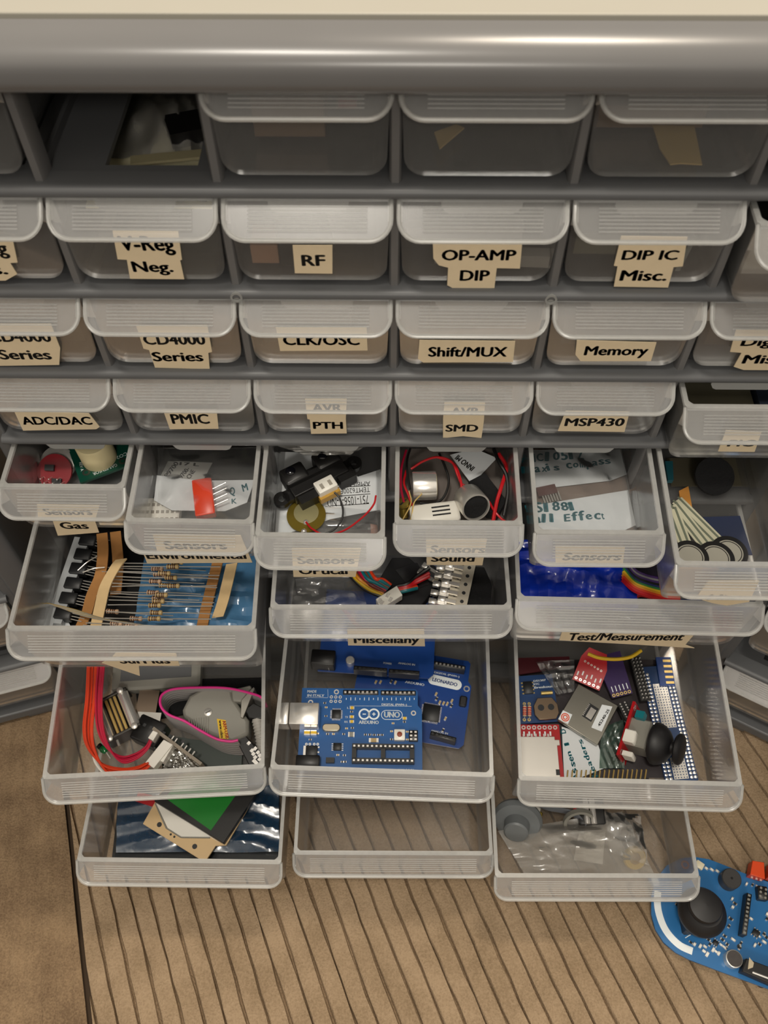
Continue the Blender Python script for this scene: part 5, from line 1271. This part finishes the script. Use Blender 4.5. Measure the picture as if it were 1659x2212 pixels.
# ---------------------------------------------------------------- environmental drawer
K = 'r5c1'
flat('barcode_label', 'silver bag label with printed codes at the back of the Environmental drawer', 'label', K, [zd(1075, 640), zd(1320, 655), zd(1290, 760), zd(1020, 750)], 6, .3, mat('silver_label', '#a5a59f', .45))
o_, M_ = flat('paper_slip', 'grey printed strip with code numbers inside the Environmental drawer', 'paper', K, [zd(1120, 640), zd(1360, 650), zd(1300, 762), zd(1030, 752)], 6.6, .2, mat('grey_paper', '#b7b6b0', .7))
ink_on(o_, M_, .26, [('P9700', zd(1075, 745), zd(1145, 655), 2.6), ('9700-', zd(1165, 752), zd(1215, 690), 2.4), ('CNE', zd(1215, 755), zd(1250, 705), 2.4), ('17 L', zd(1150, 665), zd(1270, 672), 1.8)], INK, True)
flat('dark_film', 'dark film at the back of the Environmental drawer', 'film', K, [zd(985, 540), zd(1640, 540), zd(1630, 770), zd(1000, 740)], 3.5, .4, mat('grey_film', '#4f4d4a', .3))
wp_, WM = flat('paper_slip', 'white slip with blurred teal letters under the red sensor', 'paper', K, [zd(975, 730), zd(1280, 765), zd(1630, 760), zd(1580, 905), zd(1440, 960), zd(1100, 955), zd(985, 890)], 8, .2, WHITEPAPER)
ink_on(wp_, WM, .26, [('Q M', zd(1470, 860), zd(1600, 830), 4.5), ('K', zd(1480, 912), zd(1520, 905), 3.0)], TEAL_INK, True, hand=True)
hs_ = It('humidity_sensor', 'red-orange flat sensor with four pins', 'sensor', K, zd(1235, 905), zd(1385, 880), 9.5)
ax = (hs_.px(*zd(1345, 785), 2) - hs_.px(*zd(1395, 1010), 2)).length
hs_.part('case', MB().box(hs_.len * .5, 0, 2.2, hs_.len * .82, ax, 4.4, c=.4), mat('orange_red_case', '#d9452a', .35))
for k in range(4): hs_.part('pin', MB().rod((hs_.len * .88, 4.2 - k * 3.1, 2.4), (hs_.len * 1.5, 6.2 - k * 3.2, 3.2), .38, 8), STEEL)
th = It('humidity_sensor', 'white slotted sensor lying at the front left of the Environmental drawer', 'sensor', K, zd(940, 1022), zd(1150, 1018), 4)
th.part('case', MB().box(th.len / 2, 4, 0, th.len, 15, 5, c=.5), WHITEP)
for i in range(6):
    for j in range(3): th.part('vent_slot', MB().box(3 + i * th.len / 6.6, -.5 + j * 4, 2.55, th.len / 11, 1.6, .2), mat('vent_shadow', '#9c968c', .8))
film('plastic_bag', 'clear zip bag over the red sensor', 'bag', K, [zd(985, 560), zd(1650, 555), zd(1610, 1030), zd(1010, 1020)], 13, 2.6, 84, BAG, nu=34, nv=26)
film('plastic_bag', 'hazy clear bag edge at the left of the Environmental drawer', 'bag', K, [zd(880, 560), zd(990, 560), zd(985, 880), zd(845, 900)], 6, 3, 82, BAGMILK, nu=12, nv=14)

# ---------------------------------------------------------------- optical drawer
K = 'r5c2'
def ze(x, y): return (540 + x / 2.9625, 780 + y / 2.9625)
pp, PM_ = flat('printed_label', 'white label sheet with upside-down printed part number', 'label', K, [ze(190, 580), ze(520, 590), ze(690, 740), ze(850, 690), ze(845, 950), ze(520, 1010), ze(160, 1130)], 1.2, .2, WHITEPAPER)
ink_on(pp, PM_, .26, [('AMBIENT L', ze(768, 768), ze(560, 785), 2.8), ('TEMT6200FX', ze(766, 806), ze(552, 820), 3.0), ('751-1056-1-ND', ze(756, 858), ze(492, 880), 5.2)], INK)
rl = MB()
for a, b in (((770, 797), (560, 808)), ((770, 850), (520, 868)), ((762, 912), (480, 930))):
    A, B = hit(PM_, *ze(*a), 2, .25), hit(PM_, *ze(*b), 2, .25); rl.rod(A, B, .18, 5)
rl.build('ruled_line', INK, pp, smooth=0)
ir = It('distance_sensor', 'black infrared sensor with two lens blocks and mounting ears', 'sensor', K, ze(205, 890), ze(665, 660), 6)
w_ = ir.len
ir.part('body', MB().prism([(w_ * .13, -4.5), (w_ * .87, -4.5), (w_ * .87, 6.5), (w_ * .13, 6.5)], -3, 5), BLACK, bevel=.4)
for x, cx in ((w_ * .26, 1), (w_ * .70, 1)):
    lb_ = ir.part('lens_block', MB().box(x, 6.0, 4.5, w_ * .30, 9.5, 8.5, c=.8), BLACK)
    MB().at(T(x - 1, 7.5, 8.4)).lathe([(2.6, 0), (2.4, .7), (1.5, 1.3), (0, 1.5)], seg=22).build('lens', mat('dark_lens', '#0b0b10', .06), lb_)
ir.part('ridge', MB().box(w_ * .5, 2.2, 6.2, w_ * .72, 2.6, 3.0), BLACK)
for x in (0, w_):
    e_ = ir.part('mounting_ear', MB().ring_plate(x, 0, 1.7, 4.0, -1.5, 1.5, 26).box(x + (3.6 if x == 0 else -3.6), 0, 0, 4, 6.5, 3), BLACK)
ir.part('foot_block', MB().box(w_ * .32, -6, 0, w_ * .32, 6, 7), BLACK); ir.part('foot_block', MB().box(w_ * .82, -5, 0, w_ * .22, 6, 7), BLACK)
q0 = ir.px(*ze(485, 805), 4)
jc = ir.part('connector', MB().box(q0.x, q0.y, 3, 10, 7, 8, c=.3), WHITEP); MB().box(q0.x, q0.y - 3.7, 1.0, 11, 2.4, 4).build('connector_base', mat('amber_board', '#b98f3a', .4), jc)
for x in (-2.2, 2.2): MB().box(q0.x + x, q0.y - .5, 7.1, 1.6, 3.0, .3).build('socket_slot', mat('vent_shadow', '#9c968c', .8), jc)
pz = It('piezo_disc', 'brass buzzer disc with red and black leads', 'buzzer disc', K, ze(235, 990), ze(485, 985), 2.6)
pr_ = pz.len / 2
pz.part('brass_plate', MB().lathe([(pr_, 0), (pr_, .4), (0, .4)], pr_, 0, 0, 44), mat('tarnished_brass', '#857329', .35, .75, .1, 80))
q = pz.px(*ze(360, 970), .5); pz.part('ceramic_disc', MB().lathe([(pr_ * .64, .4), (pr_ * .64, .65), (pr_ * .6, .7), (0, .7)], q.x, q.y, 0, 40), mat('silvered_ceramic', '#a29b72', .4, .5))
for x, y in ((358, 1030), (345, 1088)):
    p_ = pz.px(*ze(x, y), .7); pz.part('solder_blob', MB().lathe([(1.5, .5), (1.2, 1.2), (.5, 1.6), (0, 1.7)], p_.x, p_.y, 0, 14), STEEL)
def itwire(it, pts, r_, m_, fk):
    MB().tube([it.px(u, v, z) for (u, v), z in pts], r_, 7, 9).build('lead_wire', m_, it.root)
itwire(pz, [(ze(358, 1030), 1.5), (ze(400, 1075), 3), (ze(480, 1110), 5), (ze(600, 1085), 7), (ze(720, 1000), 9), (ze(790, 920), 11), (ze(806, 860), 12)], .48, REDW, K)
itwire(pz, [(ze(345, 1100), 1.5), (ze(420, 1112), 2), (ze(520, 1090), 3), (ze(580, 1030), 4), (ze(595, 960), 5), (ze(575, 880), 6), (ze(540, 840), 7)], .48, BLACKW, K)
film('plastic_bag', 'clear zip bag with parts at the front of the Optical drawer', 'bag', K, [ze(180, 900), ze(850, 960), ze(850, 1125), ze(150, 1120)], 1.6, 1.2, 91, BAG, nu=28, nv=14)
film('plastic_bag', 'folded top of a clear bag at the back of the Optical drawer', 'bag', K, [ze(180, 545), ze(750, 545), ze(640, 605), ze(360, 605)], 15, 3, 92, BAGMILK, nu=20, nv=8)
flat('copper_scrap', 'small pinkish metal scrap at the front right of the Optical drawer', 'scrap', K, [ze(770, 1040), ze(815, 1050), ze(822, 1110), ze(775, 1105)], 1.0, .5, mat('rosy_copper', '#a98474', .4, .7))

# ---------------------------------------------------------------- sound drawer
K = 'r5c3'
tg, TM = flat('printed_label', 'white printed slip slanting at the back of the Sound drawer', 'label', K, [ze(1280, 600), ze(1440, 560), ze(1580, 620), ze(1420, 790)], 5, .2, WHITEPAPER)
ink_on(tg, TM, .26, [('INNO MI', ze(1440, 680), ze(1335, 600), 3.2)], INK, True)
flat('plastic_lining', 'grey film lining under the silver cans', 'film', K, [ze(950, 560), ze(1650, 560), ze(1690, 1030), ze(960, 1035)], .4, .3, mat('grey_lining', '#6d6560', .5))
fp = flat('foam_pad', 'black foam pad at the right of the Sound drawer', 'foam', K, [ze(1400, 770), ze(1505, 715), ze(1640, 890), ze(1590, 975), ze(1520, 960)], 2, 7, FOAM)
u1 = It('ultrasonic_can', 'bright silver can lying on its side, left of the two', 'sensor', K, ze(1040, 800), ze(1190, 795), 8)
r_ = u1.len * .62
u1.part('can', MB().at(T(0, 0, 0) @ RY(PI / 2)).lathe([(0, 0), (r_ * .97, 0), (r_, .5), (r_, u1.len - .5), (r_ * .97, u1.len), (0, u1.len)], seg=44), STEEL)
u1.part('felt_face', MB().at(T(u1.len, 0, 0) @ RY(PI / 2)).lathe([(r_ * .85, 0), (r_ * .85, .2), (0, .2)], seg=36), CREAMP)
u2 = It('ultrasonic_can', 'silver can with dark open end towards the front, right of the two', 'sensor', K, ze(1390, 870), ze(1450, 1000), 9)
r_ = 7.2; u2.M = u2.M @ RY(R(-34))
u2.root.matrix_world = mm(u2.M)
u2.part('can', MB().at(RY(PI / 2)).lathe([(0, 0), (r_ - .3, 0), (r_, .5), (r_, 11.6), (r_ - .2, 12), (r_ - .9, 12), (r_ - .9, 10.4), (0, 10.4)], seg=44), ALU)
u2.part('mesh_face', MB().at(T(10.5, 0, 0) @ RY(PI / 2)).lathe([(r_ - 1, 0), (r_ - 1, .3), (0, .3)], seg=40), FOAM)
u2.part('pin', MB().rod((0, 1.5, 1), (-4.5, 1.5, 1.5), .5, 8), STEEL)
bz_ = It('piezo_sounder', 'white flat sounder box with three slots', 'sounder', K, ze(1030, 1040), ze(1350, 1000), 8)
bz_.part('case', MB().box(bz_.len / 2, 3.2, 0, bz_.len * .98, 11, 6, c=1.2), WHITEP, bevel=.6)
for k in range(3): bz_.part('slot', MB().box(bz_.len * .62, 1.4 + k * 2.1, 3.05, bz_.len * .36, .8, .2), CHIP)
sc_ = It('terminal_screw', 'small brass screw terminal at the left wall of the Sound drawer', 'screw', K, ze(957, 915), ze(1005, 915), 9)
sc_.part('head', MB().lathe([(3.0, 0), (3.2, 1.2), (2.6, 2), (0, 2)], sc_.len / 2, 0, 0, 26), BRASS); sc_.part('slot', MB().box(sc_.len / 2, 0, 2.05, 4.4, .8, .2, .8), CHIP)
sc_.part('barrel', MB().rod((sc_.len / 2, 0, 0), (sc_.len / 2 + .6, -4.5, -5), 2.0, 16), BRASS)
for i, (lab, m_, pts) in enumerate((
    ('red wire arching behind the two silver cans', REDW, [(1030, 690, 12), (1110, 640, 14), (1200, 615, 15), (1290, 645, 15), (1330, 730, 14), (1360, 790, 13), (1430, 810, 12)]),
    ('second red wire looping down to the right silver can', REDW, [(1190, 612, 13), (1300, 655, 14), (1345, 750, 15), (1355, 830, 14)]),
    ('black wire curving under the left silver can', BLACKW, [(1210, 590, 12), (1250, 680, 11), (1272, 770, 10), (1240, 870, 8), (1170, 915, 6), (1090, 910, 5)]),
    ('red wire running down the left wall of the Sound drawer', CRIMSON, [(1000, 570, 13), (970, 680, 13), (965, 800, 12), (985, 905, 11)]),
    ('black wire running down beside the left silver can', BLACKW, [(1025, 560, 14), (1005, 640, 14), (1010, 740, 13), (1025, 820, 12)]),
    ('red wire passing left of the left silver can', REDW, [(1000, 700, 10), (985, 780, 11), (1015, 860, 10), (1050, 960, 8)]),
    ('thick black wire along the right of the Sound drawer', BLACKW, [(1560, 560, 16), (1590, 640, 16), (1640, 730, 15), (1650, 850, 13), (1625, 990, 10)]),
    ('thick red wire down the right wall of the Sound drawer', REDW, [(1590, 590, 15), (1640, 680, 14), (1610, 800, 14), (1580, 900, 12), (1555, 1030, 10)]),
    ('red wire crossing in front of the foam pad', REDW, [(1530, 900, 10), (1565, 960, 11), (1610, 1010, 10), (1640, 1030, 9)]))):
    wire(lab, K, [ze(x, y) + (h,) for x, y, h in pts], .95 if 'thick' in lab else .6, m_)
for k, pts in enumerate((((1018, 830, 13), (1030, 910, 11), (975, 1020, 7)), ((1100, 850, 12), (1050, 905, 12), (1035, 990, 10), (1020, 1030, 8)))):
    wire('bare curved lead at the front left of the Sound drawer' if k else 'bare straight lead beside the brass screw', K, [ze(x, y) + (h,) for x, y, h in pts], .35, GOLD, 'component_lead', 'lead')

# ---------------------------------------------------------------- drawer with handwritten slips
K = 'r5c4'
def zf(x, y): return (1099 + x / 2.9625, 780 + y / 2.9625)
flat('parts_bag', 'brownish bag of chips between the two handwritten slips', 'bag', K, [zf(120, 560), zf(715, 565), zf(830, 1105), zf(160, 1105)], .5, .6, mat('taupe_film', '#86766c', .35, 0, .12, 40))
p1_, M1 = flat('paper_slip', 'upper white slip handwritten with compass part number', 'paper', K, [zf(108, 570), zf(710, 565), zf(755, 725), zf(650, 765), zf(140, 825)], 2.0, .2, WHITEPAPER)
ink_on(p1_, M1, .26, [('HMC1051Z', zf(80, 650), zf(490, 622), 5.4), ('1 axis compass', zf(85, 722), zf(660, 655), 4.6)], TEAL_INK, True, hand=True)
p2_, M2_ = flat('paper_slip', 'lower white slip handwritten Hall Effect', 'paper', K, [zf(150, 925), zf(765, 825), zf(820, 1050), zf(690, 1105), zf(170, 1105)], 2.0, .2, WHITEPAPER)
ink_on(p2_, M2_, .26, [('US1881', zf(115, 972), zf(450, 950), 5.6), ('Hall Effect', zf(120, 1042), zf(640, 1005), 5.0)], TEAL_INK, True, hand=True)
cp = It('chip_strip', 'dark finned chip strip between the two handwritten slips', 'component', K, zf(180, 850), zf(300, 825), 2)
cp.part('body', MB().box(cp.len / 2, 0, 1, cp.len, 5, 2), mat('rusty_chip', '#5a3530', .5))
for k in range(7): cp.part('lead', MB().box(2 + k * cp.len / 7.2, -4, 1.2, .7, 5, .5), ALU)
film('plastic_bag', 'clear bag over the handwritten slips', 'bag', K, [zf(115, 570), zf(720, 565), zf(830, 1100), zf(165, 1105)], 4.2, 2.0, 95, BAG, nu=26, nv=24)

# ---------------------------------------------------------------- misc. drawer with strip sensors
K = 'r5c5'
flat('navy_card', 'dark blue card on the floor of the Misc. sensor drawer', 'card', K, [zf(1180, 1000), zf(1480, 990), zf(1560, 1240), zf(1330, 1240)], .4, .4, mat('navy_card', '#2c344e', .4))
flat('orange_card', 'orange-brown card edge at the left of the Misc. sensor drawer', 'card', K, [zf(1090, 830), zf(1150, 800), zf(1190, 1030), zf(1110, 1000)], 1.0, .5, mat('orange_card', '#c98a3e', .6))
oc_ = MB().box(0, 0, 0, 20, .8, 20).build('orange_card', mat('pale_orange_card', '#d8aa72', .6)); oc_.matrix_world = mm(frame(K) @ T(-15, 4.0, 10.5) @ RX(R(-6)))
tag(oc_, 'pale orange card upright behind the front wall of the Misc. sensor drawer', 'card')
flat('teal_card', 'small teal part in the back left corner of the Misc. sensor drawer', 'card', K, [zf(1000, 640), zf(1050, 640), zf(1055, 760), zf(1020, 760)], 2, 3, mat('teal_part', '#1c5560', .5))
flat('dark_lining', 'olive film at the back of the Misc. sensor drawer', 'film', K, [zf(1010, 620), zf(1640, 620), zf(1650, 800), zf(1040, 800)], .5, .5, mat('olive_film', '#4f4a3c', .5))
dk_ = It('felt_disc', 'black round felt disc standing in the Misc. sensor drawer', 'disc', K, zf(1190, 735), zf(1440, 740), 7, rx=20)
dk_.part('disc', MB().lathe([(dk_.len / 2, -1), (dk_.len / 2, 1), (0, 1)], dk_.len / 2, 0, 0, 44), FOAM)
for k, (lab, hx, hy, tx, ty) in enumerate((('round-headed strip sensor, leftmost of three', 1160, 1255, 1050, 960), ('round-headed strip sensor, middle of three', 1325, 1260, 1065, 930), ('round-headed strip sensor, rightmost of three, partly behind', 1410, 1225, 1085, 900))):
    fs_ = It('strip_sensor', lab, 'sensor', K, zf(hx, hy), zf(tx, ty), 3.5 - k * .7, group='round-headed strip sensors')
    fs_.part('tail', MB().box(fs_.len / 2 + 4, 0, 0, fs_.len - 6, 6.4, .4), mat('cream_film_strip', '#c9c6ac', .4))
    fs_.part('trace', MB().box(fs_.len / 2 + 5, 1.6, .25, fs_.len - 6, 1.1, .12).box(fs_.len / 2 + 5, -1.6, .25, fs_.len - 6, 1.1, .12), mat('grey_green_trace', '#6f7666', .4))
    fs_.part('head_ring', MB().ring_plate(0, 0, 6.6, 8.8, -.2, .35, 44), BLACK)
    fs_.part('head_pad', MB().lathe([(6.7, 0), (6.7, .3), (0, .3)], 0, 0, 0, 40), mat('grey_sensor_pad', '#a7a498', .5))
    fs_.part('dotted_ring', MB().ring_plate(0, 0, 5.6, 6.0, .3, .36, 36), BLACK)

# ---------------------------------------------------------------- contents dimly seen inside the closed drawers
def inside(name, label, cat, dk, x, y, sx, sy, h, m, t=.8, rz=0.0, rx=0.0):
    """flat piece lying or leaning in a closed drawer, drawer coordinates from the middle of its front"""
    o = MB().box(0, 0, 0, sx, sy, t).build(name, m); o.matrix_world = mm(frame(dk) @ T(x, y, h) @ RZ(R(rz)) @ RX(R(rx))); return tag(o, label, cat)
BR1 = mat('brown_card', '#5b4734', .7); OLV = mat('olive_foam', '#4a4636', .8); GRY = mat('grey_foam', '#77736c', .7)
inside('card_box', 'brown box dimly seen in the glare-covered top-row drawer', 'box', 'r1c2', -6, 26, 24, 18, 9, BR1, 14)
inside('red_scrap', 'small dull red part in the glare-covered top-row drawer', 'part', 'r1c2', 14, 18, 6, 4, 14, mat('dull_red', '#7a3434', .6), 3)
flat('paper_chip', 'small tan chip stuck near the front of a top-row drawer', 'scrap', 'r1c3', [(938, 285), (985, 268), (1003, 275), (950, 320)], 1.5, .6, mat('tan_scrap', '#a8905f', .7))
fy, _ = flat('paper_scrap', 'yellowish pointed paper scrap leaning in the top-row drawer above DIP IC', 'paper', 'r1c4', [(1410, 270), (1500, 272), (1517, 355), (1470, 352), (1450, 360), (1425, 320)], 1.5, .4, mat('yellowed_paper', '#a58c55', .7))
inside('chip_tray', 'dark tray at the back of the top-row drawer above DIP IC', 'tray', 'r1c4', -4, 40, 40, 30, 5, BR1, 8)
inside('foam_strip', 'upper grey foam strip in the OP-AMP drawer', 'foam', 'r2c3', -5, 6, 42, 5, 17, GRY, 5, 2); inside('foam_strip', 'lower grey foam strip in the OP-AMP drawer', 'foam', 'r2c3', 6, 5, 42, 5, 6, GRY, 5, -3)
sl_, SM_ = flat('paper_slip', 'folded slip with a teal S in the DIP IC drawer', 'paper', 'r2c4', [(1500, 505), (1525, 512), (1475, 605), (1460, 590)], 2, .3, mat('grey_green_paper', '#a4a69c', .7))
inside('chip_tube', 'olive chip tube in the DIP IC drawer', 'tube', 'r2c4', -14, 12, 22, 20, 14, OLV, 9)
inside('dark_part', 'black glossy part in the RF drawer', 'part', 'r2c2', -4, 12, 20, 16, 8, mat('black_gloss', '#15171a', .15), 10, 12); inside('copper_part', 'dull copper part in the RF drawer', 'part', 'r2c2', -18, 10, 10, 12, 7, mat('dull_copper', '#8c6a52', .5), 8)
inside('bright_card', 'pale card standing in the slightly pulled drawer at the right edge', 'card', 'r2c5', -4, 3, 44, 1, 20, WHITEP, 20)
# what shows through the shelf opening of the empty slot, lying in the drawer below
inside('cream_card', 'cream card under the opening of the empty slot', 'card', 'r2c1', 2, 56, 48, 88, 21, mat('bright_cream_card', '#fff3cc', .8), 1.0)
film('plastic_bag', 'clear folded bag seen through the opening of the empty slot', 'bag', 'r2c1', [(262, 205), (440, 190), (440, 345), (240, 345)], 24, 6, 105, BAGMILK, nu=24, nv=20, dome=5)
inside('black_clip', 'black rounded clip in the bag under the empty slot', 'clip', 'r2c1', 13, 52, 20, 14, 28, BLACK, 6, 20); inside('black_clip', 'black flat piece nearest the front under the empty slot', 'clip', 'r2c1', 12, 17, 22, 9, 26, BLACK, 4, -6)
o_ = inside('zip_strip', 'dull zip closure strip of the bag under the empty slot', 'strip', 'r2c1', 8, 31, 30, 5, 29, mat('dull_zip', '#a59c7c', .5), 1, 10)
for k, (x, y, sx, sy, m_) in {'r3c0': (0, 30, 40, 40, OLV), 'r3c1': (2, 30, 40, 40, BR1), 'r3c2': (-6, 30, 36, 40, mat('slate_part', '#55595c', .6)), 'r3c3': (4, 30, 38, 40, OLV), 'r3c4': (0, 30, 40, 40, mat('bluish_foam', '#44525a', .7)), 'r3c5': (0, 30, 40, 40, BR1)}.items():
    inside('foam_block', 'dim block of parts behind the label of the ' + dict(r3c0='Series drawer at the left edge', r3c1='Series drawer beside CLK/OSC', r3c2='CLK/OSC drawer', r3c3='Shift/MUX drawer', r3c4='Memory drawer', r3c5='cut-off Misc drawer at the right edge')[k], 'foam', k, x, y, sx, sy, 8, m_, 14)
for k, nm in (('r4c0', 'ADC/DAC'), ('r4c2', 'PTH'), ('r4c3', 'SMD'), ('r4c4', 'fifth fourth-row')):
    inside('foam_strip', 'black foam showing over the rim of the %s drawer' % nm, 'foam', k, -12 if k != 'r4c3' else 6, 24, 26, 30, 12, FOAM, 22)
inside('foam_strip', 'black foam at the left of the OP-AMP drawer rim', 'foam', 'r2c3', -14, 28, 22, 20, 14, FOAM, 20); inside('foam_strip', 'black foam at the right of the OP-AMP drawer rim', 'foam', 'r2c3', 16, 28, 18, 20, 14, FOAM, 20)
inside('teal_part', 'teal block in the PMIC drawer', 'part', 'r4c1', 14, 20, 20, 20, 14, mat('slate_teal', '#3f5660', .6), 18)
inside('olive_card', 'olive card lying in the pulled fourth-row drawer at the right edge', 'card', 'r4c5', -8, 30, 34, 50, 12, OLV, 12); inside('dark_part', 'dark bluish part beside the olive card at the right edge', 'part', 'r4c5', 18, 26, 16, 40, 14, mat('ink_blue_part', '#1d2430', .5), 14)
